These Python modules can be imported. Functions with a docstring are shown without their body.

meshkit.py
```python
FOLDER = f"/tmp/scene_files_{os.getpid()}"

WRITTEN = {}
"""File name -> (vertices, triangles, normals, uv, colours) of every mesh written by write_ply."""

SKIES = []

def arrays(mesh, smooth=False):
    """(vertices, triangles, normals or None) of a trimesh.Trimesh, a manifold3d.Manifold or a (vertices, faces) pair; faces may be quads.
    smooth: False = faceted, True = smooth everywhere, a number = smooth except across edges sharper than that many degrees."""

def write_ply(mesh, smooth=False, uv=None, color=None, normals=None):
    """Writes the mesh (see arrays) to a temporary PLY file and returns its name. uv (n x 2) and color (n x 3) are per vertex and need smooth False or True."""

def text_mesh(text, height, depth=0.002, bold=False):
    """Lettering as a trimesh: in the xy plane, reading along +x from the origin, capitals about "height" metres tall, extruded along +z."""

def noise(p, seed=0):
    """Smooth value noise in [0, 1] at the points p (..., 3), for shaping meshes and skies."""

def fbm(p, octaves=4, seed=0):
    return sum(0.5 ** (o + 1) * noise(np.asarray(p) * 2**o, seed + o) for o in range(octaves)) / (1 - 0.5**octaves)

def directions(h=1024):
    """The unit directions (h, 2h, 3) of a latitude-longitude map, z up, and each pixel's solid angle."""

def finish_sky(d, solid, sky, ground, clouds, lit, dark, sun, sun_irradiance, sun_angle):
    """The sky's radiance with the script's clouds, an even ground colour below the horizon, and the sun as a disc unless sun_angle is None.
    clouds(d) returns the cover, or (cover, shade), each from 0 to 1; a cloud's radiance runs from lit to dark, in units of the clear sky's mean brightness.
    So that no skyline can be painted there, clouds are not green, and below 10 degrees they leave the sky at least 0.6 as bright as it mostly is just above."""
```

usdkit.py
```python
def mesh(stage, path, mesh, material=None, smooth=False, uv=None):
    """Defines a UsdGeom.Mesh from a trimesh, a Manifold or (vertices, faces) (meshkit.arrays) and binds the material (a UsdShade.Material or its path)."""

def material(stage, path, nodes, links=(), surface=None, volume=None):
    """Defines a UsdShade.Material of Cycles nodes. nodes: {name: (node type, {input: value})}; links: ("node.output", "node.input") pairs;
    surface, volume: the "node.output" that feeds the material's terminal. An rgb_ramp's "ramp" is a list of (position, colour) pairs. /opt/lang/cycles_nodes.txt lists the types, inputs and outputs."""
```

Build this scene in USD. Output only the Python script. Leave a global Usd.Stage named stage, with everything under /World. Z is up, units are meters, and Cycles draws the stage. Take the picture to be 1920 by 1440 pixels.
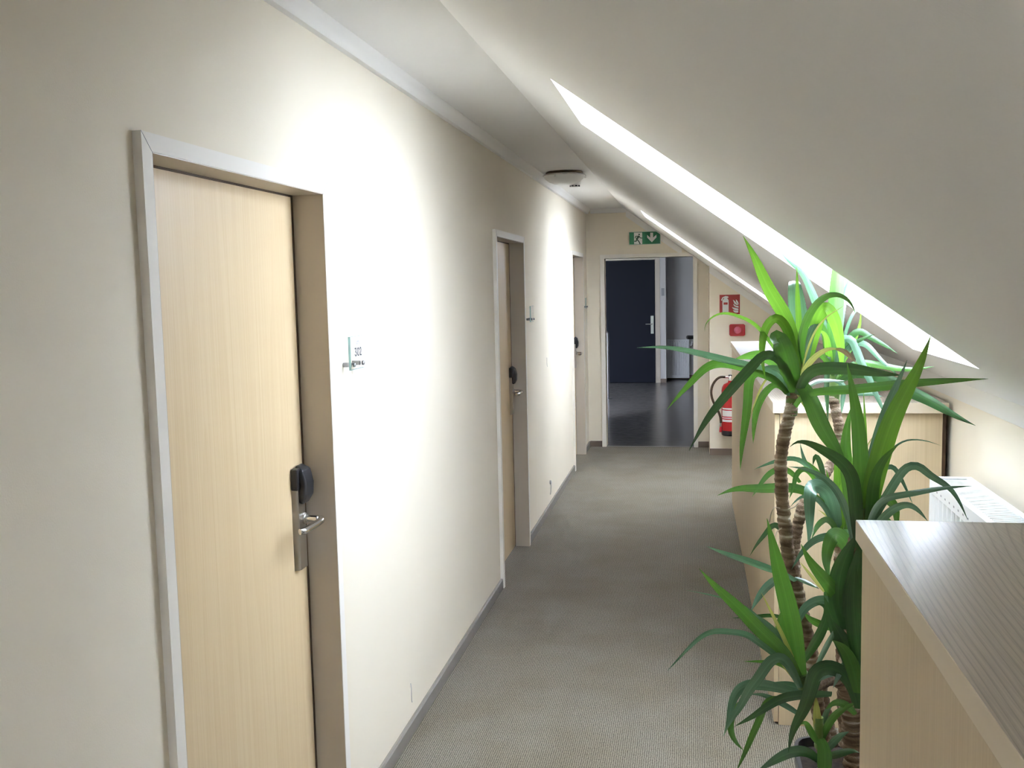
import math, random
import numpy as np, trimesh, manifold3d, usdkit
from shapely import affinity
from shapely.geometry import Polygon, LineString, Point, box as sbox
from shapely.ops import unary_union
from pxr import Usd, UsdGeom, UsdLux, UsdShade, Gf, Sdf, Vt
import meshkit

random.seed(7); np.random.seed(7)
stage = Usd.Stage.CreateInMemory()
UsdGeom.SetStageUpAxis(stage, 'Z'); UsdGeom.SetStageMetersPerUnit(stage, 1.0)
UsdGeom.Xform.Define(stage, '/World'); UsdGeom.Scope.Define(stage, '/World/Looks')

# ---------------------------------------------------------------- camera, sky, exposure
F, PITCH, YAW, ROLL = 1834.77, -0.0983013, 0.181934, -0.0227211
CAM = np.array([1.08984, 0.0, 1.73303])
EXPOSURE = 0.78
SKY = 12.0
FROST = 0.97       # the roof windows' glass scatters part of the daylight
def camera_axes():
    cy, sy, cp, sp, cr, sr = math.cos(YAW), math.sin(YAW), math.cos(PITCH), math.sin(PITCH), math.cos(ROLL), math.sin(ROLL)
    fw = np.array([-sy * cp, cy * cp, sp]); r = np.array([cy, sy, 0.0]); u = np.cross(r, fw)
    return cr * r + sr * u, -sr * r + cr * u, fw
RIGHT, UP, FWD = camera_axes()
cam = UsdGeom.Camera.Define(stage, '/World/camera')
m = Gf.Matrix4d(*RIGHT, 0, *UP, 0, *(-FWD), 0, *CAM, 1)
cam.AddTransformOp().Set(m)
cam.CreateHorizontalApertureAttr(36.0); cam.CreateVerticalApertureAttr(27.0)
cam.CreateFocalLengthAttr(F / 1920 * 36.0); cam.CreateClippingRangeAttr(Gf.Vec2f(0.05, 400)); cam.CreateExposureAttr(EXPOSURE)
sky = UsdLux.DomeLight.Define(stage, '/World/sky')       # overcast sky: three times as bright overhead as at the horizon
overcast = usdkit.material(stage, '/World/Looks/overcast', {'t': ('texture_coordinate', {}), 's': ('separate_xyz', {}),
    'r': ('rgb_ramp', dict(ramp=[(0.0, (0.284, 0.315, 0.38)), (1.0, (0.855, 0.95, 1.14))])), 'b': ('background_shader', dict(strength=SKY))},
    [('t.generated', 's.vector'), ('s.z', 'r.fac'), ('r.color', 'b.color')], surface='b.background')
UsdShade.MaterialBindingAPI.Apply(sky.GetPrim()).Bind(overcast)

# ---------------------------------------------------------------- helpers
MAT = {}
def look(name, nodes, links=(), surface='p.BSDF'):
    MAT[name] = usdkit.material(stage, f'/World/Looks/{name}', nodes, links, surface); return MAT[name]
used = {}
def numbered(parent, name):
    k = used.get((parent, name), -1) + 1; used[(parent, name)] = k
    return name if k == 0 else f'{name}_{k:03d}'
LOC = {}
def tag(prim, label=None, cat=None, group=None, kind=None):
    for k, v in (('label', label), ('category', cat), ('group', group), ('kind', kind)):
        if v: prim.SetCustomDataByKey(k, v)
def thing(name, label, cat, loc=(0, 0, 0), group=None, kind=None):
    p = '/World/' + numbered('/World', name)
    x = UsdGeom.Xform.Define(stage, p); x.AddTranslateOp().Set(Gf.Vec3d(*map(float, loc)))
    LOC[p] = np.array(loc, float); tag(x.GetPrim(), label, cat, group, kind); return p
def part(parent, name, mesh, mat, smooth=30, label=None, uv=None, kind=None):
    p = parent + '/' + numbered(parent, name)
    v, f, _ = meshkit.arrays(mesh, False)
    LOC[p] = LOC.get(parent, np.zeros(3))
    usdkit.mesh(stage, p, (v - LOC[p], f), MAT[mat], smooth=smooth, uv=uv)
    tag(stage.GetPrimAtPath(p), label, None, None, kind); return p
def single(name, mesh, mat, label, cat, smooth=30, kind=None, group=None):
    p = '/World/' + numbered('/World', name)
    usdkit.mesh(stage, p, meshkit.arrays(mesh, False)[:2], MAT[mat], smooth=smooth)
    tag(stage.GetPrimAtPath(p), label, cat, group, kind); return p
def box(x0, y0, z0, x1, y1, z1):
    b = trimesh.creation.box((x1 - x0, y1 - y0, z1 - z0)); b.apply_translation(((x0 + x1) / 2, (y0 + y1) / 2, (z0 + z1) / 2)); return b
def rbox(x0, y0, z0, x1, y1, z1, r=0.003, seg=8):
    s = manifold3d.Manifold.sphere(r, seg)
    pts = [s.translate((x, y, z)) for x in (x0 + r, x1 - r) for y in (y0 + r, y1 - r) for z in (z0 + r, z1 - r)]
    return man(manifold3d.Manifold.batch_hull(pts))
def man(mf):
    q = mf.to_mesh(); return trimesh.Trimesh(np.array(q.vert_properties[:, :3]), np.array(q.tri_verts), process=False)
def mbox(x0, y0, z0, x1, y1, z1):
    return manifold3d.Manifold.cube((x1 - x0, y1 - y0, z1 - z0)).translate((x0, y0, z0))
def cat_(*ms):
    return trimesh.util.concatenate([x for x in ms])
def lathe(prof, at=(0, 0, 0), n=32, axis=None):
    t = trimesh.creation.revolve(np.array(prof, float), sections=n)
    if axis is not None: t.apply_transform(trimesh.geometry.align_vectors([0, 0, 1], axis))
    t.apply_translation(at); return t
def spline(pts, n):
    from scipy.interpolate import CubicSpline, PchipInterpolator
    p = np.array(pts, float)
    d = np.r_[0, np.cumsum(np.linalg.norm(np.diff(p, axis=0), axis=1) ** 0.7)]; d /= d[-1]
    t = np.linspace(0, 1, n)
    return (CubicSpline(d, p, bc_type='natural') if len(p) > 2 else lambda t: p[0] + (p[1] - p[0]) * t[:, None])(t)
def tube(pts, rad, n=10, m=None, smooth=True):
    p = spline(pts, m) if m else np.array(pts, float)
    r = np.broadcast_to(np.asarray(rad, float), (len(p),)) if np.ndim(rad) < 2 else rad
    T = np.gradient(p, axis=0); T /= np.linalg.norm(T, axis=1, keepdims=True)
    ref = np.array([0, 0, 1.0]) if abs(T[0][2]) < 0.9 else np.array([1.0, 0, 0])
    A = np.cross(T[0], ref); A /= np.linalg.norm(A); rings = []
    for i in range(len(p)):
        A = A - T[i] * (A @ T[i]); A /= np.linalg.norm(A); B = np.cross(T[i], A)
        a = np.linspace(0, 2 * np.pi, n, endpoint=False)
        rings.append(p[i] + r[i] * (np.cos(a)[:, None] * A + np.sin(a)[:, None] * B))
    v = np.vstack(rings + [p[:1], p[-1:]]); f = []
    for i in range(len(p) - 1):
        for j in range(n):
            a, b = i * n + j, i * n + (j + 1) % n
            f += [[a, b, b + n], [a, b + n, a + n]]
    k = len(p) * n
    for j in range(n):
        f += [[k, (j + 1) % n, j], [k + 1, k - n + j, k - n + (j + 1) % n]]
    return trimesh.Trimesh(v, np.array(f), process=False)
def extrude(poly, depth, axes, origin):
    """A flat shape in (u, v) extruded along the third axis. axes: three world vectors."""
    geoms = [g for g in getattr(poly, 'geoms', [poly]) if g.area > 1e-9]
    t = trimesh.util.concatenate([trimesh.creation.extrude_polygon(g, depth, engine='earcut') for g in geoms])
    return trimesh.Trimesh(np.array(t.vertices) @ np.array(axes, float) + np.array(origin, float), t.faces, process=False)
def at(px, py, Y):
    """The point at distance y = Y that the photograph shows at (px, py)."""
    d = FWD + RIGHT * (px - 960) / F - UP * (py - 720) / F
    return CAM + d * (Y - CAM[1]) / d[1]

# ---------------------------------------------------------------- materials
def plain(name, col, rough=0.5, metal=0.0, spec=0.5, **kw):
    look(name, {'p': ('principled_bsdf', dict(base_color=col, roughness=rough, metallic=metal, specular_ior_level=spec, **kw))})
def plaster(name, col, amount=0.03, bump=0.12, scale=260):
    lo = tuple(c * (1 - amount) for c in col)
    look(name, {'g': ('geometry', {}), 'n': ('noise_texture', dict(scale=scale, detail=3.0)), 'n2': ('noise_texture', dict(scale=1.7, detail=3.0)),
                'r': ('rgb_ramp', dict(ramp=[(0.3, lo), (0.7, col)])), 'b': ('bump', dict(strength=bump, distance=0.002)),
                'p': ('principled_bsdf', dict(roughness=0.85, specular_ior_level=0.2))},
         [('g.position', 'n.vector'), ('g.position', 'n2.vector'), ('n2.fac', 'r.fac'), ('r.color', 'p.base_color'), ('n.fac', 'b.height'), ('b.normal', 'p.normal')])
plaster('wall_paint', (0.905, 0.82, 0.67))
plaster('ceiling_paint', (0.87, 0.855, 0.83), 0.015)
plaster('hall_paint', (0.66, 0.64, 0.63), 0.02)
plaster('cornice_paint', (0.90, 0.875, 0.83), 0.01, 0.02)
plain('frame_paint', (0.92, 0.865, 0.78), 0.5, 0.0, 0.15)
plain('frame_beige_and_shaded', (0.58, 0.51, 0.42), 0.42)  # frame paint darkened to carry jamb shade; plain beige on the navy door
plain('radiator_white', (0.82, 0.83, 0.83), 0.35)
plain('window_white', (0.9, 0.9, 0.9), 0.4)
plain('steel', (0.62, 0.60, 0.57), 0.28, 1.0)
plain('dark_steel', (0.30, 0.30, 0.31), 0.35, 1.0)
plain('rail_steel', (0.22, 0.22, 0.23), 0.3, 1.0)
plain('chrome', (0.75, 0.75, 0.76), 0.12, 1.0)
plain('black_plastic', (0.018, 0.019, 0.023), 0.38)
plain('dark_gasket', (0.10, 0.06, 0.03), 0.6)
plain('dark_gap', (0.07, 0.035, 0.015), 0.7)
plain('baseboard_gray', (0.27, 0.245, 0.215), 0.5)
plain('baseboard_brown', (0.20, 0.15, 0.115), 0.5)
plain('navy_door', (0.010, 0.0125, 0.022), 0.55, 0.0, 0.12)
plain('red_enamel', (0.50, 0.022, 0.025), 0.3)
plain('alarm_red', (0.40, 0.006, 0.012), 0.35)
plain('alarm_lens', (0.72, 0.16, 0.25), 0.25)
plain('sign_red', (0.40, 0.035, 0.03), 0.45)
plain('sign_white', (0.78, 0.77, 0.74), 0.45)
plain('sign_green', (0.015, 0.17, 0.075), 0.4)
plain('sign_dark', (0.012, 0.05, 0.03), 0.45)
plain('sign_edge', (0.62, 0.66, 0.58), 0.4)
plain('edge_band', (0.69, 0.58, 0.43), 0.42)
plain('label_white', (0.75, 0.72, 0.70), 0.5)
plain('brass_dark', (0.20, 0.15, 0.08), 0.4, 0.6)
plain('opal_glass', (0.88, 0.875, 0.85), 0.3)
plain('detector_white', (0.78, 0.77, 0.74), 0.45)
plain('pot_dark', (0.030, 0.030, 0.032), 0.45)
plain('gray_card', (0.20, 0.20, 0.21), 0.5)
plain('wire_gray', (0.35, 0.35, 0.37), 0.5)
plain('number_gray', (0.06, 0.065, 0.08), 0.5)
plain('root_pale', (0.55, 0.47, 0.36), 0.7)
look('soil', {'n': ('noise_texture', dict(scale=60.0, detail=5.0)), 'r': ('rgb_ramp', dict(ramp=[(0.35, (0.012, 0.008, 0.005)), (0.7, (0.05, 0.035, 0.022))])),
              'p': ('principled_bsdf', dict(roughness=0.9))}, [('n.fac', 'r.fac'), ('r.color', 'p.base_color')])
look('outside_ground', {'n': ('noise_texture', dict(scale=0.05, detail=4.0)), 'r': ('rgb_ramp', dict(ramp=[(0.3, (0.10, 0.13, 0.07)), (0.7, (0.24, 0.23, 0.21))])),
                        'p': ('principled_bsdf', dict(roughness=0.9))}, [('n.fac', 'r.fac'), ('r.color', 'p.base_color')])
plain('roof_dark', (0.12, 0.09, 0.08), 0.8)
# wood: contour lines of a noise stretched along the grain
def wood(name, light, dark, scale, freq=9.0, contrast=0.5, rough=0.4, coat=0.0):
    look(name, {'g': ('geometry', {}), 'm': ('mapping', dict(scale=scale)), 'n': ('noise_texture', dict(scale=1.0, detail=1.2, roughness=0.35)),
                'k': ('math', dict(math_type='multiply', value2=freq)), 'f': ('math', dict(math_type='fraction')),
                'm2': ('mapping', dict(scale=tuple(s * 26 if s > 1 else s * 3.0 for s in scale))), 'n2': ('noise_texture', dict(scale=1.0, detail=3.0)),
                'r': ('rgb_ramp', dict(ramp=[(0.0, (1, 1, 1)), (0.5, (0.55, 0.55, 0.55)), (0.86, (0.1, 0.1, 0.1)), (0.95, (0, 0, 0)), (1.0, (1, 1, 1))])),
                'r2': ('rgb_ramp', dict(ramp=[(0.3, (0, 0, 0)), (0.7, (1, 1, 1))])),
                'x': ('mix_color', dict(blend_type='mix', fac=1 - contrast)), 'c': ('rgb_ramp', dict(ramp=[(0, dark), (1, light)])),
                'p': ('principled_bsdf', dict(roughness=rough, coat_weight=coat, coat_roughness=0.25))},
         [('g.position', 'm.vector'), ('m.vector', 'n.vector'), ('n.fac', 'k.value1'), ('k.value', 'f.value1'), ('f.value', 'r.fac'),
          ('g.position', 'm2.vector'), ('m2.vector', 'n2.vector'), ('n2.fac', 'r2.fac'), ('r.color', 'x.a'), ('r2.color', 'x.b'), ('x.result', 'c.fac'), ('c.color', 'p.base_color')])
wood('door_wood', (0.735, 0.575, 0.355), (0.66, 0.485, 0.275), (3.0, 9.0, 0.35), 7.0, 0.28, 0.42)
wood('cabinet_wood', (0.62, 0.49, 0.315), (0.54, 0.415, 0.25), (7.0, 7.0, 0.4), 7.0, 0.3, 0.42)
# worktop veneer: growth rings of a plank cut at a slight angle, straight at the edge and arched in the middle
look('top_wood', {'g': ('geometry', {}), 's': ('separate_xyz', {}), 'dx': ('math', dict(math_type='subtract', value2=1.735)), 'y0': ('math', dict(math_type='subtract', value2=0.5)),
                  'pp': ('math', dict(math_type='pingpong', value2=2.0)), 'h': ('math', dict(math_type='multiply_add', value2=0.115, value3=0.015)), 'dx2': ('math', dict(math_type='multiply')), 'd2': ('math', dict(math_type='multiply_add')),
                  'd': ('math', dict(math_type='sqrt')), 'm': ('mapping', dict(scale=(5.0, 1.3, 1.0))), 'n': ('noise_texture', dict(scale=1.0, detail=2.0)), 'nk': ('math', dict(math_type='multiply', value2=2.2)),
                  'v': ('math', dict(math_type='multiply_add', value2=105.0)), 'f': ('math', dict(math_type='fraction')), 'm2': ('mapping', dict(scale=(420.0, 9.0, 30.0))), 'n2': ('noise_texture', dict(scale=1.0, detail=2.0)),
                  'r': ('rgb_ramp', dict(ramp=[(0.0, (0.53, 0.445, 0.35)), (0.10, (0.66, 0.56, 0.45)), (0.60, (0.69, 0.59, 0.475)), (0.86, (0.63, 0.53, 0.42)), (1.0, (0.50, 0.42, 0.33))])),
                  'r2': ('rgb_ramp', dict(ramp=[(0.3, (0.86, 0.86, 0.86)), (0.6, (1, 1, 1))])), 'x': ('mix_color', dict(blend_type='multiply', fac=1.0)),
                  'p': ('principled_bsdf', dict(roughness=0.36, coat_weight=0.3, coat_roughness=0.22))},
     [('g.position', 's.vector'), ('s.x', 'dx.value1'), ('s.y', 'y0.value1'), ('y0.value', 'pp.value1'), ('pp.value', 'h.value1'), ('dx.value', 'dx2.value1'), ('dx.value', 'dx2.value2'), ('h.value', 'd2.value1'), ('h.value', 'd2.value2'), ('dx2.value', 'd2.value3'),
      ('d2.value', 'd.value1'), ('g.position', 'm.vector'), ('m.vector', 'n.vector'), ('n.fac', 'nk.value1'), ('d.value', 'v.value1'), ('nk.value', 'v.value3'), ('v.value', 'f.value1'), ('f.value', 'r.fac'),
      ('g.position', 'm2.vector'), ('m2.vector', 'n2.vector'), ('n2.fac', 'r2.fac'), ('r.color', 'x.a'), ('r2.color', 'x.b'), ('x.result', 'p.base_color')])
# carpet: ribbed loop pile
look('carpet', {'g': ('geometry', {}), 'nw': ('noise_texture', dict(scale=38.0, detail=2.0)), 'vw': ('vector_math', dict(math_type='multiply', vector2=(0.006, 0.0, 0.0))), 'va': ('vector_math', dict(math_type='add')), 'sx': ('separate_xyz', {}),
                'wx': ('math', dict(math_type='multiply', value2=2 * math.pi / 0.0078)), 'cx': ('math', dict(math_type='cosine')), 'ax': ('math', dict(math_type='multiply_add', value2=0.23, value3=0.42)),
                'ml': ('mapping', dict(scale=(150.0, 95.0, 1.0))), 'nl': ('noise_texture', dict(scale=1.0, detail=2.0)), 'al': ('math', dict(math_type='multiply_add', value2=0.75)), 'nb': ('noise_texture', dict(scale=2.3, detail=5.0, roughness=0.6)),
                'hs': ('math', dict(math_type='subtract', value2=0.30)), 'r': ('rgb_ramp', dict(ramp=[(0.10, (0.074, 0.064, 0.048)), (0.45, (0.21, 0.187, 0.143)), (0.85, (0.342, 0.31, 0.246))])),
                'rb': ('rgb_ramp', dict(ramp=[(0.30, (0.84, 0.79, 0.70)), (0.62, (1, 1, 1))])), 'x': ('mix_color', dict(blend_type='multiply', fac=1.0)),
                'b': ('bump', dict(strength=0.45, distance=0.003)), 'p': ('principled_bsdf', dict(roughness=0.95, specular_ior_level=0.1, sheen_weight=0.15))},
     [('g.position', 'nw.vector'), ('nw.color', 'vw.vector1'), ('vw.vector', 'va.vector1'), ('g.position', 'va.vector2'), ('va.vector', 'sx.vector'), ('sx.x', 'wx.value1'), ('wx.value', 'cx.value1'), ('cx.value', 'ax.value1'),
      ('g.position', 'ml.vector'), ('ml.vector', 'nl.vector'), ('nl.fac', 'al.value1'), ('ax.value', 'al.value3'), ('al.value', 'hs.value1'), ('hs.value', 'r.fac'), ('g.position', 'nb.vector'), ('nb.fac', 'rb.fac'),
      ('r.color', 'x.a'), ('rb.color', 'x.b'), ('x.result', 'p.base_color'), ('al.value', 'b.height'), ('b.normal', 'p.normal')])
look('hall_tile', {'g': ('geometry', {}), 'n': ('noise_texture', dict(scale=9.0, detail=6.0, roughness=0.65)), 'r': ('rgb_ramp', dict(ramp=[(0.3, (0.065, 0.06, 0.058)), (0.7, (0.10, 0.093, 0.09))])),
                   'rr': ('map_range', dict(to_min=0.2, to_max=0.24)), 'p': ('principled_bsdf', dict(specular_ior_level=0.6))},
     [('g.position', 'n.vector'), ('n.fac', 'r.fac'), ('r.color', 'p.base_color'), ('n.fac', 'rr.value'), ('rr.result', 'p.roughness')])
# glass panes let daylight through
look('pane_glass', {'t': ('transparent_bsdf', dict(color=(0.97, 0.985, 0.98))), 'g': ('glossy_bsdf', dict(color=(1, 1, 1), roughness=0.02)), 'lw': ('layer_weight', dict(blend=0.5)), 'f5': ('math', dict(math_type='power', value2=5.0)), 'f': ('math', dict(math_type='multiply_add', value2=0.85, value3=0.04)), 'mx': ('mix_closure', {})},
     [('lw.facing', 'f5.value1'), ('f5.value', 'f.value1'), ('f.value', 'mx.fac'), ('t.BSDF', 'mx.closure1'), ('g.BSDF', 'mx.closure2')], 'mx.closure')
look('roof_glass', {'t': ('transparent_bsdf', dict(color=(0.97, 0.985, 0.98))), 'd': ('translucent_bsdf', dict(color=(0.96, 0.97, 0.97))), 'g': ('glossy_bsdf', dict(color=(1, 1, 1), roughness=0.1)), 'lw': ('layer_weight', dict(blend=0.5)), 'f5': ('math', dict(math_type='power', value2=5.0)), 'f': ('math', dict(math_type='multiply_add', value2=0.85, value3=0.04)), 'mx': ('mix_closure', {}), 'my': ('mix_closure', dict(fac=FROST))},
     [('t.BSDF', 'my.closure1'), ('d.BSDF', 'my.closure2'), ('lw.facing', 'f5.value1'), ('f5.value', 'f.value1'), ('f.value', 'mx.fac'), ('my.closure', 'mx.closure1'), ('g.BSDF', 'mx.closure2')], 'mx.closure')
look('sign_glass', {'t': ('transparent_bsdf', dict(color=(0.99, 0.996, 0.996))), 'g': ('glossy_bsdf', dict(color=(1, 1, 1), roughness=0.05)), 'd': ('diffuse_bsdf', dict(color=(0.85, 0.90, 0.90))),
                    'lw': ('layer_weight', dict(blend=0.5)), 'f5': ('math', dict(math_type='power', value2=5.0)), 'f': ('math', dict(math_type='multiply_add', value2=0.3, value3=0.04)), 'mx': ('mix_closure', {}), 'my': ('mix_closure', dict(fac=0.02))},
     [('t.BSDF', 'my.closure1'), ('d.BSDF', 'my.closure2'), ('lw.facing', 'f5.value1'), ('f5.value', 'f.value1'), ('f.value', 'mx.fac'), ('my.closure', 'mx.closure1'), ('g.BSDF', 'mx.closure2')], 'mx.closure')
look('glass_edge', {'a': ('translucent_bsdf', dict(color=(0.62, 0.80, 0.77))), 'b': ('principled_bsdf', dict(base_color=(0.50, 0.66, 0.63), roughness=0.2)), 'mx': ('mix_closure', dict(fac=0.5))},
     [('a.BSDF', 'mx.closure1'), ('b.BSDF', 'mx.closure2')], 'mx.closure')
# leaves
def leafmat(name, a, b, trans, rough=0.36, tr=0.3):
    look(name, {'u': ('attribute', dict(attribute='st')), 's': ('separate_xyz', {}), 'c': ('combine_xyz', dict(z=0.0)), 'k': ('math', dict(math_type='multiply', value2=14.0)), 'k2': ('math', dict(math_type='multiply', value2=1.2)),
                'n': ('noise_texture', dict(scale=1.0, detail=2.0)), 'r': ('rgb_ramp', dict(ramp=[(0.3, a), (0.7, b)])),
                'd': ('math', dict(math_type='subtract', value2=0.5)), 'e': ('math', dict(math_type='absolute')), 'mr': ('map_range', dict(from_min=0.0, from_max=0.10, to_min=0.35, to_max=0.0, clamp=True)),
                'mid': ('mix_color', dict(blend_type='mix', b=tuple(min(1, x * 1.5 + 0.02) for x in b))),
                'p': ('principled_bsdf', dict(roughness=rough, specular_ior_level=0.55, coat_weight=0.6, coat_roughness=0.28)), 't': ('translucent_bsdf', dict(color=trans)), 'mx': ('mix_closure', dict(fac=tr))},
         [('u.vector', 's.vector'), ('s.x', 'k.value1'), ('s.y', 'k2.value1'), ('k.value', 'c.x'), ('k2.value', 'c.y'), ('c.vector', 'n.vector'), ('n.fac', 'r.fac'), ('s.x', 'd.value1'), ('d.value', 'e.value1'), ('e.value', 'mr.value'),
          ('mr.result', 'mid.fac'), ('r.color', 'mid.a'), ('mid.result', 'p.base_color'), ('p.BSDF', 'mx.closure1'), ('t.BSDF', 'mx.closure2')], 'mx.closure')
leafmat('leaf_young', (0.085, 0.23, 0.022), (0.145, 0.32, 0.032), (0.19, 0.42, 0.035), tr=0.34)
leafmat('leaf_mature', (0.04, 0.14, 0.024), (0.075, 0.215, 0.036), (0.13, 0.34, 0.035), tr=0.26)
leafmat('leaf_old', (0.022, 0.075, 0.024), (0.045, 0.125, 0.035), (0.06, 0.18, 0.03), tr=0.16)
leafmat('leaf_glaucous', (0.075, 0.17, 0.10), (0.135, 0.26, 0.165), (0.13, 0.28, 0.13), rough=0.27, tr=0.2)
leafmat('leaf_yellowing', (0.26, 0.30, 0.05), (0.42, 0.40, 0.12), (0.5, 0.5, 0.12), tr=0.3)
leafmat('leaf_dry', (0.30, 0.21, 0.10), (0.52, 0.42, 0.27), (0.4, 0.3, 0.15), rough=0.6, tr=0.2)
plain('green_sheath', (0.13, 0.22, 0.05), 0.45)
look('yucca_bark', {'g': ('geometry', {}), 'm': ('mapping', dict(scale=(9, 9, 62))), 'n': ('noise_texture', dict(scale=1.0, detail=3.0)), 'n2': ('noise_texture', dict(scale=190.0, detail=3.0)),
                    'r': ('rgb_ramp', dict(ramp=[(0.30, (0.10, 0.058, 0.032)), (0.47, (0.20, 0.13, 0.08)), (0.58, (0.30, 0.215, 0.14)), (0.68, (0.58, 0.50, 0.40))])),
                    'b': ('bump', dict(strength=0.6, distance=0.004)), 'p': ('principled_bsdf', dict(roughness=0.8))},
     [('g.position', 'm.vector'), ('m.vector', 'n.vector'), ('g.position', 'n2.vector'), ('n.fac', 'r.fac'), ('r.color', 'p.base_color'), ('n2.fac', 'b.height'), ('b.normal', 'p.normal')])

# ---------------------------------------------------------------- the setting
XK_TOP = 1.295
HC, XR, TAN = 2.5354, 0.4025, math.tan(0.6254252)      # flat ceiling height; where the slope begins; its pitch
XK, YF, YB = 2.036, 10.4614, -3.2                       # knee wall, far wall, wall behind
YE = 9.99                                                # pier face with the extinguisher
def zs(x): return HC - TAN * (x - XR)
DOORS = [(1.8166, 2.8323), (5.42, 6.385), (9.03, 9.995)]
HD = 2.06                                                # top of the door casings
single('ground', box(-150, -150, -9.2, 150, 150, -9.0), 'outside_ground', 'dull green and gray open ground far below the roof windows', 'ground', kind='structure')
single('floor', box(-0.3, YB - 0.1, -0.08, XK + 0.1, YF + 0.02, 0.0), 'carpet', 'gray beige ribbed loop carpet along the corridor', 'carpet floor', kind='structure')
single('floor', box(-4.0, YF + 0.02, -0.08, 3.0, 19.2, 0.0), 'hall_tile', 'dark polished stone floor of the hall past the doorway', 'tile floor', kind='structure')
w = mbox(-0.22, YB, 0, 0, YF + 0.25, HC + 0.1)
for a, b in DOORS: w -= mbox(-0.5, a + 0.03, -0.1, 0.5, b - 0.03, HD - 0.03)
single('wall_left', man(w), 'wall_paint', 'long cream plaster wall with the room doors', 'wall', kind='structure')
# far wall with its doorway, and the pier to the right
DX0, DX1, DZ = 0.19, 1.115, 2.015
w = mbox(0, YF, 0, 3.0, YF + 0.16, HC + 0.1) - mbox(DX0, YF - 1, -1, DX1, YF + 1, DZ)
w += mbox(1.273, YE, 0, 3.0, YF + 0.1, HC + 0.1)
single('wall_back', man(w), 'wall_paint', 'cream end wall with an open doorway and a shallow pier on its right', 'wall', kind='structure')
single('wall_right', box(XK, YB, 0, XK + 0.12, YE + 0.02, zs(XK) + 0.25), 'wall_paint', 'low cream knee wall under the slope behind the radiator', 'wall', kind='structure')
single('wall_front', man(mbox(-0.2, YB - 0.12, 0, XK + 0.1, YB, HC + 0.1)), 'wall_paint', 'cream end wall behind the viewpoint', 'wall', kind='structure')
single('ceiling', box(-0.2, YB - 0.1, HC, XR + 0.02, YF + 0.1, HC + 0.3), 'ceiling_paint', 'narrow flat white ceiling strip over the doors', 'ceiling', kind='structure')
WIN = [(2.82, 3.628), (7.91, 8.72), (-1.95, -1.14)]; U1, U2, UT = 0.7009, 1.857, 0.14  # last roof window is unseen, added behind the viewpoint for fill light
def prism(y0, y1, x0, x1, up0, up1):
    """A slab between y0, y1 and x0, x1, up0..up1 above the slope (measured square to it)."""
    nx, nz = math.sin(0.6254252), math.cos(0.6254252)
    pts = np.array([[x + nx * h, y, zs(x) + nz * h] for y in (y0, y1) for x in (x0, x1) for h in (up0, up1)])
    return manifold3d.Manifold.hull_points(pts)
s = prism(YB - 0.1, YF + 0.1, XR - 0.05, XK + 0.25, 0, UT)
flat_cut = mbox(-1, YB - 1, HC, XR, YF + 1, HC + 1.5)
for a, b in WIN: s -= prism(a, b, U1, U2, -0.2, 0.6)
single('ceiling', man(s), 'ceiling_paint', 'white sloping attic ceiling pierced by roof windows', 'ceiling', kind='structure')
WL = ['wide bright roof window right above the yucca', 'thin far roof window sliver near the end wall', 'roof window added for fill light, unseen behind the viewpoint']
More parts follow.
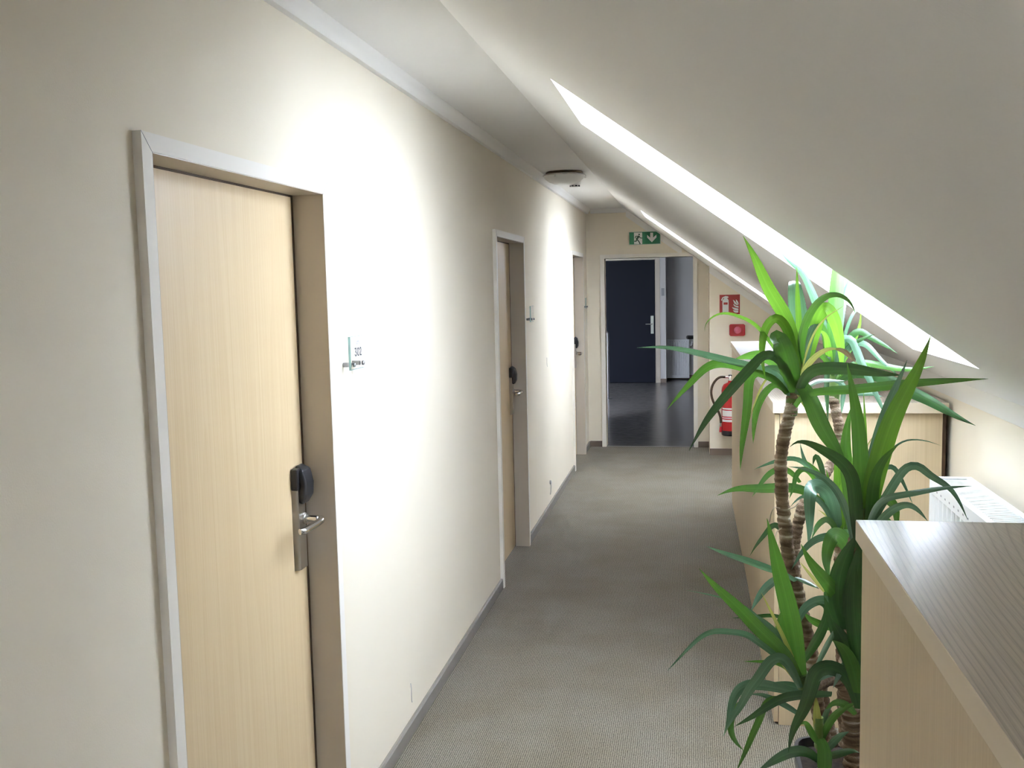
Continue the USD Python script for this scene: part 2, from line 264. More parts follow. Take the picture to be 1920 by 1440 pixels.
for k, (a, b) in enumerate(WIN):
    wnd = thing(f'window_{k + 1}', WL[k], 'roof window', (1.28, (a + b) / 2, zs(1.28)), kind='structure')
    fr = prism(a + 0.001, b - 0.001, U1 + 0.001, U2 - 0.001, UT - 0.03, UT + 0.05) - prism(a + 0.045, b - 0.045, U1 + 0.045, U2 - 0.045, UT - 0.1, UT + 0.1)
    part(wnd, 'window_frame', man(fr), 'window_white')
    c = prism(a + 0.04, b - 0.04, U1 + 0.04, U2 - 0.04, UT + 0.008, UT + 0.009)
    part(wnd, 'pane', man(c), 'roof_glass')
# cornice strips
cor = Polygon([(0, 0), (0.022, 0), (0.03, 0.006), (0.036, 0.02), (0.05, 0.032), (0.056, 0.045), (0, 0.045)])
def strip(poly, y0, y1, z): return extrude(poly, y1 - y0, [[1, 0, 0], [0, 0, 1], [0, -1, 0]], [0, y1, z])
single('trim_1', strip(cor, YB, YF, HC - 0.045), 'cornice_paint', 'white cornice strip along the top of the left wall', 'cornice', kind='structure')
single('trim_2', box(0.05, YF - 0.03, HC - 0.045, XR + 0.02, YF, HC), 'cornice_paint', 'short white cornice piece on the end wall', 'cornice', kind='structure')
single('trim_3', box(XK - 0.004, YB, XK_TOP, XK, YE, zs(XK) + 0.004), 'cornice_paint', 'white border strip along the top of the knee wall', 'trim', kind='structure')
def border(x0, x1, y, h=0.075): return extrude(Polygon([(x0, zs(x0)), (x1, zs(x1)), (x1, zs(x1) - h), (x0, zs(x0) - h)]), 0.004, [[1, 0, 0], [0, 0, 1], [0, -1, 0]], [0, y, 0])
single('trim_4', border(1.273, XK - 0.004, YE), 'cornice_paint', 'white border strip under the slope on the pier', 'trim', kind='structure')
single('trim_5', border(XR + 0.02, 1.0, YF), 'cornice_paint', 'white border strip under the slope on the end wall', 'trim', kind='structure')
# baseboards
def base_poly(h=0.058): return Polygon([(0, 0), (0.014, 0), (0.014, h - 0.006), (0.009, h), (0, h)])
ends = [YB] + [v for d in DOORS for v in d] + [YF]
for k in range(4):
    single('baseboard_left', strip(base_poly(), ends[2 * k], ends[2 * k + 1] - (0.002 if k == 3 else 0), 0), 'baseboard_gray',
           ['gray baseboard left of the nearest door', 'gray baseboard from the first door to the second', 'gray baseboard from the second door to the third', 'short gray baseboard past the third door'][k], 'baseboard', kind='structure')
single('baseboard_back', box(0.014, YF - 0.014, 0, 0.142, YF, 0.062), 'baseboard_brown', 'brown baseboard left of the open doorway', 'baseboard', kind='structure')
single('baseboard_back', box(1.162, YF - 0.014, 0, 1.273, YF, 0.062), 'baseboard_brown', 'brown baseboard between doorway and pier', 'baseboard', kind='structure')
single('baseboard_right', box(1.273, YE - 0.014, 0, XK, YE, 0.066), 'baseboard_brown', 'brown baseboard under the fire extinguisher', 'baseboard', kind='structure')

# room doors: painted steel frame, wooden leaf set back in it, electronic lock
def make_door(n, a, b, label):
    d = thing(f'door_{n}', label, 'door', (0, (a + b) / 2, 0), kind='structure')
    cf, ct = 0.0196, 0.040
    e3 = 0.003
    casing = mbox(-0.0005, a, 0, cf, b, HD) - mbox(-1, a + ct - e3, -1, 1, b - ct + e3, HD - ct + e3)
    part(d, 'casing', man(casing), 'frame_paint')
    hole = mbox(-1, a + ct, -1, 1, b - ct, HD - ct)
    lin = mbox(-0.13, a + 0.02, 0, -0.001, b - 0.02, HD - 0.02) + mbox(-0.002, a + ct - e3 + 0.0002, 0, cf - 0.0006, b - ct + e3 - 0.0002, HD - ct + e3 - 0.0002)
    part(d, 'door_frame', man(lin - hole), 'frame_beige_and_shaded', label='frame lining with its paint darkened for jamb shade')
    for s0, (y0, y1) in enumerate(((a, a + ct), (b - ct, b))):    # mitre joint lines of the casing
        e = 0.0006
        yi = (a + ct) if s0 == 0 else (b - ct); yo = a if s0 == 0 else b
        part(d, 'mitre_joint', tube([(cf + 0.0001, yo, HD), (cf + 0.0001, yi, HD - ct)], e, 4), 'wire_gray')
    g = mbox(-0.086, a + ct - 0.002, 0.002, -0.076, b - ct + 0.002, HD - ct + 0.002) - mbox(-1, a + ct + 0.012, -1, 1, b - ct - 0.012, HD - ct - 0.006)
    part(d, 'gasket', man(g), 'dark_gasket')
    leaf = part(d, 'door_leaf', rbox(-0.118, a + ct + 0.001, 0.006, -0.0765, b - ct - 0.012, HD - ct - 0.0025, 0.002), 'door_wood')
    yb_ = b - ct - 0.012
    yl = yb_ - 0.094                        # left edge of the lock plate
    prof = Polygon([(0, 0), (0.006, 0.010), (0.014, 0.016), (0.062, 0.016), (0.072, 0.010), (0.077, 0)])
    pl = extrude(prof, 0.300, [[0, 1, 0], [1, 0, 0], [0, 0, 1]], [-0.0765, yl, 0.905])
    lk = part(d, 'lock_plate', pl, 'steel', label='brushed steel lock plate')
    # black card reader: rounded cap that bulges out at its middle
    sp = []
    for z, r, x in ((1.212, 0.008, 0.012), (1.198, 0.012, 0.022), (1.165, 0.012, 0.030), (1.13, 0.010, 0.030), (1.112, 0.008, 0.024)):
        for y in (yl + 0.024 + (0.006 if z > 1.2 else 0), yl + 0.072 - (0.012 if z > 1.2 or z < 1.12 else 0)):
            sp.append(manifold3d.Manifold.sphere(r, 14).translate((-0.0765 + x, y, z)))
            sp.append(manifold3d.Manifold.sphere(0.003, 8).translate((-0.0765 + 0.012, y, z)))
    part(lk, 'card_reader', man(manifold3d.Manifold.batch_hull(sp)), 'black_plastic', 45, label='black card reader')
    part(lk, 'reader_back', rbox(-0.0765, yl - 0.002, 1.148, -0.055, yl + 0.032, 1.213, 0.004), 'black_plastic')
    yc, zc = yl + 0.050, 1.055
    part(lk, 'rose', lathe([(0, 0), (0.017, 0), (0.017, 0.006), (0.013, 0.008), (0.013, 0.012), (0.0, 0.012)], (-0.0605, yc, zc), 24, [1, 0, 0]), 'steel')
    lever = tube([(-0.055, yc, zc), (-0.02, yc, zc), (-0.006, yc - 0.004, zc), (0.0, yc - 0.018, zc - 0.001), (0.0, yc - 0.06, zc - 0.003), (-0.004, yc - 0.132, zc - 0.005), (-0.014, yc - 0.145, zc - 0.005)],
                 [0.010, 0.0105, 0.011, 0.011, 0.0105, 0.011, 0.009], 14)
    part(lk, 'lever', lever, 'chrome', 60, label='polished lever handle')
    return d
make_door(1, *DOORS[0], 'pale wooden door nearest the camera in a light gray frame')
make_door(2, *DOORS[1], 'second pale wooden door, halfway along the corridor')
make_door(3, *DOORS[2], 'last pale wooden door just before the end wall')
# open doorway in the end wall: casing and jamb lining
d4 = thing('door_4', 'open doorway to the dark hall with light painted casing', 'doorway', (0.65, YF, 0), kind='structure')
fr = mbox(0.146, YF - 0.018, 0, 1.158, YF + 0.001, 2.055) + mbox(0.17, YF, 0, 1.135, YF + 0.175, 2.03)
fr -= mbox(DX0, YF - 1, -1, DX1, YF + 1, DZ)
part(d4, 'casing', man(fr), 'frame_paint')
part(d4, 'threshold', box(DX0, YF + 0.005, 0, DX1, YF + 0.035, 0.004), 'steel')

# ---------------------------------------------------------------- the hall past the doorway
HH = 2.75                                                # height of the hall
w = mbox(-0.16, YF + 0.16, 0, -0.01, 12.6, HH)
single('wall_left', man(w), 'wall_paint', 'short cream wall just inside the hall on the left', 'wall', kind='structure')
single('wall_left', box(-2.6, YF + 0.16, 0, -2.48, 19.0, HH), 'hall_paint', 'far left wall of the stair hall', 'wall', kind='structure')
YH = 17.4
w = mbox(-2.6, YH, 0, 0.66, YH + 0.85, HH) - mbox(-0.62, YH - 1, -1, 0.485, YH + 1, 2.17)
single('wall_back', man(w), 'hall_paint', 'hall wall around the navy door', 'wall', kind='structure')
single('wall_back', box(0.6, 18.1, 0, 2.9, 18.25, HH), 'hall_paint', 'recessed white hall wall behind the hall radiator', 'wall', kind='structure')
w = mbox(1.16, YF + 0.16, 0, 1.3, 16.2, HH)
single('wall_right', man(w), 'hall_paint', 'right wall of the hall beside the doorway', 'wall', kind='structure')
single('wall_right', box(2.5, YF + 0.16, 0, 2.65, 18.3, HH), 'hall_paint', 'outer right wall of the hall', 'wall', kind='structure')
w = mbox(-2.6, YF + 0.16, HH, 2.65, 18.3, HH + 0.12) - mbox(-2.2, 14.6, HH - 1, -1.5, 15.6, HH + 1)
single('ceiling', man(w), 'hall_paint', 'white ceiling of the hall past the doorway', 'ceiling', kind='structure')
for k, (x0, y0, x1, y1) in enumerate([(-2.2, 14.6, -1.5, 15.6)]):  # unseen roof light, added so the hall gets some daylight
    wnd = thing(f'window_{k + 4}', 'unseen roof light added over the stairs to light the hall', 'roof window', ((x0 + x1) / 2, (y0 + y1) / 2, HH), kind='structure')
    part(wnd, 'window_frame', man(mbox(x0, y0, HH + 0.1, x1, y1, HH + 0.18) - mbox(x0 + 0.05, y0 + 0.05, HH, x1 - 0.05, y1 - 0.05, HH + 0.3)), 'window_white')
    part(wnd, 'pane', box(x0 + 0.04, y0 + 0.04, HH + 0.13, x1 - 0.04, y1 - 0.04, HH + 0.138), 'pane_glass')
d5 = thing('door_5', 'dark navy door at the back of the hall', 'door', (0, YH, 0), kind='structure')
part(d5, 'door_leaf', rbox(-0.60, YH - 0.03, 0.008, 0.47, YH + 0.03, 2.155, 0.003), 'navy_door')
part(d5, 'door_frame', man(mbox(-0.66, YH - 0.012, 0, 0.56, YH + 0.1, 2.22) - mbox(-0.605, YH - 1, -1, 0.475, YH + 1, 2.162)), 'frame_beige_and_shaded')
hp = part(d5, 'handle_plate', rbox(0.395, YH - 0.042, 0.87, 0.450, YH - 0.028, 1.185, 0.004), 'sign_edge', label='pale handle plate')
part(hp, 'lever', tube([(0.42, YH - 0.04, 1.04), (0.42, YH - 0.085, 1.04), (0.405, YH - 0.095, 1.04), (0.31, YH - 0.095, 1.04)], 0.009, 10), 'steel', 60)
single('door_plaque', rbox(0.585, YH - 0.012, 1.53, 0.635, YH, 1.66, 0.002), 'wire_gray', 'small gray plaque on the wall right of the navy door', 'sign')
d6 = thing('door_6', 'narrow strip of a pale door in the right side of the hall', 'door', (1.15, 13.4, 0), kind='structure')
part(d6, 'door_leaf', rbox(1.140, 12.95, 0.005, 1.16, 13.85, 2.0, 0.002), 'frame_paint')
dl = part(d6, 'lock', rbox(1.122, 13.02, 0.86, 1.1405, 13.07, 1.10, 0.005), 'black_plastic', label='black lock')
part(dl, 'lever', tube([(1.125, 13.045, 1.03), (1.065, 13.045, 1.03), (1.052, 13.055, 1.03), (1.05, 13.16, 1.03)], [0.024, 0.026, 0.026, 0.02], 12), 'black_plastic', 60)
single('baseboard_back', box(0.56, YH - 0.014, 0, 0.66, YH, 0.07), 'baseboard_brown', 'brown baseboard right of the navy door', 'baseboard', kind='structure')
single('baseboard_back', box(0.66, 18.086, 0, 2.4, 18.1, 0.07), 'baseboard_brown', 'brown baseboard under the hall radiator', 'baseboard', kind='structure')
# chrome railing
single('wall_back', box(-0.75, YH + 0.14, 0, 0.62, YH + 0.2, 2.4), 'hall_paint', 'backing added behind the navy door to stop light leaks', 'wall', kind='structure')  # unseen backing, added to block light leaking around the door leaf
rl = thing('stair_railing', 'chrome stair railing left in the hall doorway', 'railing', (-0.16, 14.92, 0))
for x in (-0.16, -1.9):
    part(rl, 'post', tube([(x, 14.92, 0.0), (x, 14.92, 0.97)], 0.021, 14), 'rail_steel', 60)
    part(rl, 'base_ring', lathe([(0, 0), (0.06, 0), (0.06, 0.012), (0.03, 0.018), (0, 0.018)], (x, 14.92, 0), 20), 'rail_steel')
part(rl, 'handrail', tube([(-0.16, 14.92, 0.96), (-0.163, 14.92, 1.0), (-0.185, 14.92, 1.03), (-0.22, 14.92, 1.04), (-1.0, 14.92, 1.04), (-1.9, 14.92, 1.04)], 0.025, 14), 'rail_steel', 60)
for z in (0.21, 0.40, 0.59, 0.785): part(rl, 'crossbar', tube([(-0.16, 14.92, z), (-1.9, 14.92, z)], 0.009, 10), 'rail_steel', 60)
# hall radiator
def radiator(name, label, axis, o, length, z0, z1, depth, ribs):
    """Panel radiator; o = rear corner; axis 'y': runs along y, front faces -x; axis 'x': runs along x, front faces -y."""
    def T(mesh):
        v = np.array(mesh.vertices)
        w = np.stack([o[0] - v[:, 1], o[1] + v[:, 0], v[:, 2]], 1) if axis == 'y' else np.stack([o[0] + v[:, 0], o[1] - v[:, 1], v[:, 2]], 1)
        f = mesh.faces[:, ::-1] if axis == 'x' else mesh.faces
        return trimesh.Trimesh(w, f, process=False)
    c = T(box(0, 0, z0, length, depth, z1)).bounds.mean(0)
    r = thing(name, label, 'radiator', (c[0], c[1], z0))
    h = z1 - z0
    # front panel with shallow vertical channels
    xs, prof = np.linspace(0.03, length - 0.03, ribs * 4 + 1), []
    for i, x in enumerate(xs): prof.append((x, depth - (0.0 if i % 4 in (0, 1) else 0.006)))
    poly = Polygon([(0.0, depth - 0.012), (0.0, depth)] + prof + [(length, depth), (length, depth - 0.012)])
    mid = extrude(poly, h - 0.10, [[1, 0, 0], [0, 1, 0], [0, 0, 1]], [0, 0, z0 + 0.05])
    top = box(0, depth - 0.012, z1 - 0.05, length, depth, z1 - 0.012); bot = box(0, depth - 0.012, z0, length, depth, z0 + 0.05)
    part(r, 'front_panel', T(cat_(mid, top, bot)), 'radiator_white', 25)
    part(r, 'rear_panel', T(box(0, 0.015, z0, length, 0.027, z1 - 0.012)), 'radiator_white')
    for x in (0, length - 0.004): part(r, 'side_panel', T(rbox(x, 0.012, z0 + 0.01, x + 0.004, depth - 0.002, z1 - 0.004, 0.0015)), 'radiator_white')
    fr = mbox(0, 0.010, z1 - 0.012, length, depth, z1) - mbox(0.03, 0.030, z1 - 0.1, length - 0.03, depth - 0.022, z1 + 0.1)
    part(r, 'top_frame', T(man(fr)), 'radiator_white')
    n = int(length / 0.018)
    gr = [box(0.03 + i * (length - 0.06) / n, 0.030, z1 - 0.010, 0.03 + i * (length - 0.06) / n + 0.011, depth - 0.022, z1 - 0.004) for i in range(n)]
    part(r, 'grille', T(cat_(*gr)), 'radiator_white', False, kind='stuff')
    slots = [T(box(xs[i], depth - 0.0025, z1 - 0.036, xs[i] + 0.012, depth + 0.0004, z1 - 0.030)) for i in range(2, len(xs) - 1, 4)]
    part(r, 'slot_row', cat_(*slots), 'wire_gray', False, kind='stuff')
    for x in (0.15, length - 0.15): part(r, 'bracket', T(box(x, -0.031 if axis == 'y' else -0.002, z0 + 0.1, x + 0.03, 0.015, z1 - 0.1)), 'radiator_white')
    return r, T
radiator('panel_radiator', 'white panel radiator in the gap behind the yucca', 'y', (2.005, 2.0), 1.395, 0.16, 1.078, 0.138, 26)
rr, T = radiator('hall_radiator', 'small white radiator on the hall wall seen through the doorway', 'x', (0.66, 18.098), 0.40, 0.03, 0.725, 0.16, 8)
part(rr, 'valve', T(tube([(0.42, 0.09, 0.62), (0.44, 0.10, 0.64), (0.45, 0.12, 0.68)], 0.022, 12)), 'radiator_white', 60)

# ---------------------------------------------------------------- sideboards along the right
ZC = 1.276
def sideboard(label, y0, y1, n, x0=1.3935, x1=2.017):
    s_ = thing('sideboard', label, 'sideboard', ((x0 + x1) / 2, (y0 + y1) / 2, 0))
    tb = part(s_, 'top_board', rbox(x0, y0, ZC - 0.040, x1 + 0.004, y1, ZC - 0.0004, 0.002), 'edge_band')
    part(tb, 'veneer', box(x0 + 0.001, y0 + 0.001, ZC - 0.001, x1 + 0.003, y1 - 0.001, ZC), 'top_wood', label='grained top veneer')
    e = 0.022
    for y in (y0 + e, y1 - e - 0.019): part(s_, 'end_panel', rbox(x0 + 0.028, y, 0.0, x1 - 0.012, y + 0.019, ZC - 0.041, 0.0015), 'cabinet_wood')
    part(s_, 'back_panel', box(x1 - 0.011, y0 + e + 0.004, 0.0, x1 + 0.001, y1 - e, ZC - 0.042), 'dark_gap', label='back board colored dark for the shaded gap at the wall')  # dark color paints the shade of the narrow gap at the wall
    part(s_, 'bottom_board', box(x0 + 0.03, y0 + 0.04, 0.06, x1 - 0.02, y1 - 0.04, 0.08), 'cabinet_wood')
    part(s_, 'plinth', box(x0 + 0.018, y0 + 0.045, 0, x0 + 0.036, y1 - 0.045, 0.012), 'dark_gap')
    st = (y1 - y0 - 2 * e) / n
    for k in range(n):
        part(s_, 'cabinet_door', rbox(x0 + 0.009, y0 + e + k * st + 0.001, 0.012, x0 + 0.0265, y0 + e + (k + 1) * st - 0.001, ZC - 0.046, 0.0012), 'cabinet_wood')
    return s_
sideboard('pale wooden sideboard nearest the camera, its top seen at the lower right', -1.0, 1.924, 3, x0=1.398)
sideboard('long pale wooden sideboard past the yucca, below the roof slope', 3.792, 7.80, 5)

# ---------------------------------------------------------------- wall things
def room_sign(yc, zc, label, number=None):
    g = thing('room_sign', label, 'room sign', (0.03, yc, zc))
    y0, y1, z0, z1 = yc - 0.063, yc + 0.063, zc - 0.0525, zc + 0.0525
    pl = part(g, 'glass_plate', box(0.026, y0, z0, 0.0335, y1, z1), 'sign_glass')
    for q in ((0.026, y0 - 0.0008, z0, 0.0335, y0 + 0.0004, z1), (0.026, y0, z1 - 0.0004, 0.0335, y1, z1 + 0.0006), (0.026, y0, z0 - 0.0006, 0.0335, y1, z0 + 0.0004)):
        part(pl, 'edge', box(*q), 'glass_edge', label='green glass edge')
    for y in (y0 + 0.020, y1 - 0.020):
        part(g, 'standoff', lathe([(0, 0), (0.0075, 0), (0.0075, 0.026), (0, 0.026)], (0.0, y, z0 + 0.016), 18, [1, 0, 0]), 'dark_steel')
        part(g, 'cap_screw', lathe([(0, 0), (0.0075, 0), (0.007, 0.006), (0.004, 0.008), (0, 0.008)], (0.0335, y, z0 + 0.016), 18, [1, 0, 0]), 'dark_steel')
    if number:
        t = meshkit.text_mesh(number, 0.026, 0.0006, True)
        v = np.array(t.vertices); v[:, 0] -= v[:, 0].mean()
        part(g, 'number', trimesh.Trimesh(np.stack([0.0337 + v[:, 2], yc + 0.006 + v[:, 0] * 0.98, z0 + 0.042 + v[:, 1]], 1), t.faces, process=False), 'number_gray', False, label='gray number 302')
        mk = unary_union([LineString([(0.010, 0.086), (0.020, 0.090), (0.028, 0.086)]).buffer(0.0016), LineString([(0.004, 0.081), (0.034, 0.081)]).buffer(0.0009)])
        part(g, 'emblem', extrude(mk, 0.0005, [[0, 1, 0], [0, 0, 1], [1, 0, 0]], [0.0336, yc - 0.012, z0]), 'wire_gray', False)
room_sign(3.005, 1.536, 'glass room sign with number 302 right of the nearest door', '302')
room_sign(6.565, 1.552, 'small glass room sign right of the second door')
room_sign(10.10, 1.555, 'tiny glass room sign right of the last door')
# thin wires coming out of the wall
wr = thing('wire_stub', 'thin gray wire hook low on the wall right of the nearest door', 'wire', (0.0, 3.57, 0.155))
part(wr, 'wire', tube([(0.001, 3.572, 0.195), (0.006, 3.562, 0.17), (0.006, 3.562, 0.14), (0.004, 3.572, 0.118), (0.001, 3.584, 0.116)], 0.0011, 6, 16), 'wire_gray', 60)
wr = thing('wire_stub', 'thin white wire with a small cap low between second and third doors', 'wire', (0.0, 7.46, 0.2))
part(wr, 'cap', lathe([(0, 0), (0.016, 0), (0.016, 0.008), (0.009, 0.014), (0, 0.014)], (0, 7.46, 0.212), 16, [1, 0, 0]), 'detector_white')
part(wr, 'wire', tube([(0.008, 7.46, 0.206), (0.010, 7.458, 0.17), (0.004, 7.455, 0.115)], 0.003, 6, 10), 'detector_white', 60)
wr = thing('wall_scratch', 'thin gray scratch line at lever height between second and third doors', 'scratch', (0, 7.44, 1.15))
part(wr, 'line', tube([(0.0006, 7.435, 1.19), (0.0006, 7.43, 1.16), (0.0006, 7.44, 1.12)], 0.0012, 5, 8), 'wire_gray', 60)
# ceiling lamp
lp = thing('ceiling_lamp', 'round ceiling lamp with opal glass bowl, switched off', 'lamp', (0.215, 6.98, HC))
part(lp, 'base_plate', lathe([(0, 0), (0.125, 0), (0.132, -0.006), (0.132, -0.013), (0.12, -0.018), (0, -0.018)][::-1], (0.215, 6.98, HC), 40), 'brass_dark')
part(lp, 'rim', lathe([(0.145, -0.020), (0.151, -0.020), (0.153, -0.024), (0.151, -0.028), (0.145, -0.028), (0.145, -0.020)][::-1], (0.215, 6.98, HC), 48), 'chrome')
bowl = [(0.0, -0.092), (0.03, -0.091), (0.07, -0.084), (0.105, -0.070), (0.132, -0.050), (0.147, -0.030), (0.148, -0.022), (0.12, -0.020), (0, -0.020)]
part(lp, 'glass_bowl', lathe(bowl, (0.215, 6.98, HC), 48), 'opal_glass', 40)
for a_ in (0.2, 2.3, 4.4): part(lp, 'clip', box(0.215 + 0.149 * math.cos(a_) - 0.006, 6.98 + 0.149 * math.sin(a_) - 0.006, HC - 0.044, 0.215 + 0.149 * math.cos(a_) + 0.006, 6.98 + 0.149 * math.sin(a_) + 0.006, HC - 0.026), 'chrome')
sd = thing('smoke_detector', 'small white smoke detector on the ceiling just past the lamp', 'smoke detector', (0.215, 7.62, HC))
part(sd, 'body', lathe([(0, -0.046), (0.030, -0.046), (0.036, -0.040), (0.038, -0.030), (0.046, -0.022), (0.050, 0.0), (0, 0)], (0.215, 7.62, HC), 32), 'detector_white', 40)
for k in range(8):
    a_ = -math.pi / 2 + (k - 0.5) * math.pi / 4
    b = box(0.033, -0.009, -0.041, 0.0385, 0.009, -0.031); b.apply_transform(trimesh.transformations.rotation_matrix(a_, [0, 0, 1])); b.apply_translation((0.215, 7.62, HC))
    part(sd, 'slot', b, 'black_plastic')
# exit sign, its corner cut off where the slope comes down
SX, SZ = 0.458, 2.154; K = 0.321 / 1370
def e_(x, y): return ((x - 265) * K, (870 - y) * K)
AX = [[1, 0, 0], [0, 0, 1], [0, -1, 0]]
below = Polygon([(-1, -1), (1, -1), (1, zs(SX + 1) - SZ - 0.012), (-1, zs(SX - 1) - SZ - 0.012)])
full = sbox(0, 0, 0.321, 0.127).intersection(below)
ex = thing('exit_sign', 'green exit sign with running figure and down arrow over the doorway', 'exit sign', (SX + 0.16, YF, SZ + 0.06))
part(ex, 'case', extrude(sbox(-0.004, -0.004, 0.326, 0.131).intersection(below.buffer(-0.002)), 0.024, AX, [SX, YF, SZ]), 'sign_edge', False)
part(ex, 'green_panel', extrude(full.buffer(-0.001), 0.0015, AX, [SX, YF - 0.024, SZ]), 'sign_green', False)
part(ex, 'door_field', extrude(Polygon([e_(475, 860), e_(840, 860), e_(840, 350), e_(475, 350)]), 0.0008, AX, [SX, YF - 0.0255, SZ]), 'sign_white', False, label='white door panel of the pictogram')
L = lambda pts, w_: LineString([e_(*p) for p in pts]).buffer(w_ * K / 2)
man_ = unary_union([Point(e_(705, 435)).buffer(36 * K), L([(690, 525), (600, 625)], 85), L([(690, 512), (560, 510), (525, 580)], 34), L([(695, 530), (760, 590), (835, 605)], 34), L([(598, 640), (580, 725), (500, 730)], 42), L([(605, 640), (695, 755), (740, 850)], 46)])
part(ex, 'running_figure', extrude(man_, 0.0006, AX, [SX, YF - 0.0263, SZ]), 'sign_dark', False, label='dark green running figure')
part(ex, 'arrow', extrude(Polygon([e_(*q) for q in [(1055, 455), (1055, 585), (1265, 800), (1475, 585), (1475, 455), (1325, 595), (1325, 370), (1195, 370), (1195, 595)]]).intersection(full), 0.0008, AX, [SX, YF - 0.0255, SZ]), 'sign_white', False, label='white arrow pointing down')
# fire extinguisher sign
FXs, FZs = 1.372, 1.418; K2 = 0.197 / 495
def f_(x, y): return ((x - 390) * K2, (790 - y) * K2)
fs = thing('fire_sign', 'red square sign with white extinguisher and flames on the pier', 'fire sign', (FXs + 0.1, YE, FZs + 0.09))
part(fs, 'red_panel', extrude(Polygon([f_(390, 790), f_(885, 790), f_(885, 300), f_(390, 300)]), 0.003, AX, [FXs, YE, FZs]), 'sign_red', False)
L2 = lambda pts, w_: LineString([f_(*p) for p in pts]).buffer(w_ * K2 / 2)
body = unary_union([Polygon([f_(*q) for q in [(460, 765), (612, 765), (612, 440), (590, 400), (545, 385), (500, 395), (460, 440)]]), Polygon([f_(*q) for q in [(500, 400), (500, 345), (540, 328), (605, 345), (605, 380), (575, 380), (575, 400)]]), L2([(520, 352), (470, 375), (442, 430)], 30)])
body = body - Polygon([f_(*q) for q in [(490, 492), (588, 492), (588, 546), (490, 546)]])
part(fs, 'extinguisher_symbol', extrude(body, 0.0006, AX, [FXs, YE - 0.003, FZs]), 'sign_white', False, label='white extinguisher symbol')
flames = [[(722, 432), (768, 470), (800, 520), (850, 560), (800, 555), (752, 520)], [(792, 425), (835, 470), (856, 535), (820, 520), (795, 475)], [(728, 535), (780, 575), (850, 590), (850, 628), (790, 610), (745, 580)],
          [(695, 618), (760, 630), (848, 655), (845, 688), (770, 685), (725, 655)], [(722, 690), (780, 705), (845, 705), (840, 745), (790, 750), (745, 730)]]
for q in flames: part(fs, 'flame', extrude(Polygon([f_(*x) for x in q]).buffer(6 * K2).buffer(-2 * K2), 0.0006, AX, [FXs, YE - 0.003, FZs]), 'sign_white', False)
# alarm button
al = thing('alarm_sounder', 'small red rounded fire alarm below the red sign', 'fire alarm', (1.542, YE, 1.262))
part(al, 'housing', extrude(sbox(-0.058, -0.040, 0.058, 0.040).buffer(0.018), 0.045, AX, [1.542, YE, 1.262]), 'alarm_red', 30)
part(al, 'lens', lathe([(0, 0.018), (0.012, 0.016), (0.028, 0.010), (0.036, 0), (0, 0)][::-1], (1.545, YE - 0.045, 1.262), 24, [0, -1, 0]), 'alarm_lens', 40)
# fire extinguisher on the pier
cx_, cy_ = 1.474, 9.885
fe = thing('fire_extinguisher', 'red fire extinguisher with black hose hanging on the pier', 'fire extinguisher', (cx_, cy_, 0.22))
part(fe, 'cylinder', lathe([(0, 0.262), (0.086, 0.262), (0.088, 0.27), (0.088, 0.67), (0.083, 0.70), (0.066, 0.728), (0.04, 0.742), (0.024, 0.748), (0.024, 0.765), (0, 0.765)], (cx_, cy_, 0), 40), 'red_enamel', 40)
part(fe, 'foot_ring', lathe([(0, 0.22), (0.080, 0.22), (0.089, 0.23), (0.0895, 0.272), (0, 0.272)], (cx_, cy_, 0), 36), 'black_plastic', 40)
part(fe, 'valve', cat_(lathe([(0, 0.765), (0.020, 0.765), (0.020, 0.80), (0.012, 0.815), (0, 0.815)], (cx_, cy_, 0), 20), tube([(cx_, cy_, 0.795), (cx_ - 0.03, cy_, 0.80), (cx_ - 0.055, cy_, 0.80)], 0.011, 10)), 'chrome', 40)
part(fe, 'squeeze_handle', rbox(cx_ - 0.02, cy_ - 0.012, 0.812, cx_ + 0.13, cy_ + 0.012, 0.824, 0.004), 'black_plastic')
part(fe, 'hose', tube([(cx_ - 0.05, cy_, 0.80), (cx_ - 0.10, cy_, 0.800), (cx_ - 0.155, cy_ - 0.005, 0.755), (cx_ - 0.188, cy_ - 0.01, 0.66), (cx_ - 0.165, cy_ - 0.015, 0.55), (cx_ - 0.12, cy_ - 0.02, 0.46), (cx_ - 0.100, cy_ - 0.02, 0.40), (cx_ - 0.095, cy_ - 0.02, 0.345)], 0.0115, 12, 40), 'dark_gap', 60, label='black hose')
part(fe, 'nozzle', cat_(tube([(cx_ - 0.095, cy_ - 0.02, 0.345), (cx_ - 0.095, cy_ - 0.02, 0.31)], 0.013, 12), ), 'chrome', 60)
part(fe, 'nozzle_tip', tube([(cx_ - 0.095, cy_ - 0.02, 0.31), (cx_ - 0.096, cy_ - 0.02, 0.255)], [0.011, 0.016], 12), 'alarm_red', 60)
part(fe, 'bracket', box(cx_ - 0.04, cy_ + 0.086, 0.45, cx_ + 0.04, YE, 0.60), 'steel')
for z0, z1, c in ((0.415, 0.475, 'label_white'), (0.485, 0.50, 'label_white'), (0.362, 0.385, 'label_white'), (0.395, 0.405, 'label_white')):
    n_, th = 14, np.linspace(math.radians(205), math.radians(300), 14)
    poly = Polygon([(0.0886 * math.cos(t_), 0.0886 * math.sin(t_)) for t_ in th] + [(0.0876 * math.cos(t_), 0.0876 * math.sin(t_)) for t_ in th[::-1]])
    part(fe, 'label', extrude(poly, z1 - z0, [[1, 0, 0], [0, 1, 0], [0, 0, 1]], [cx_, cy_, z0]), c, 30, label='white label band')

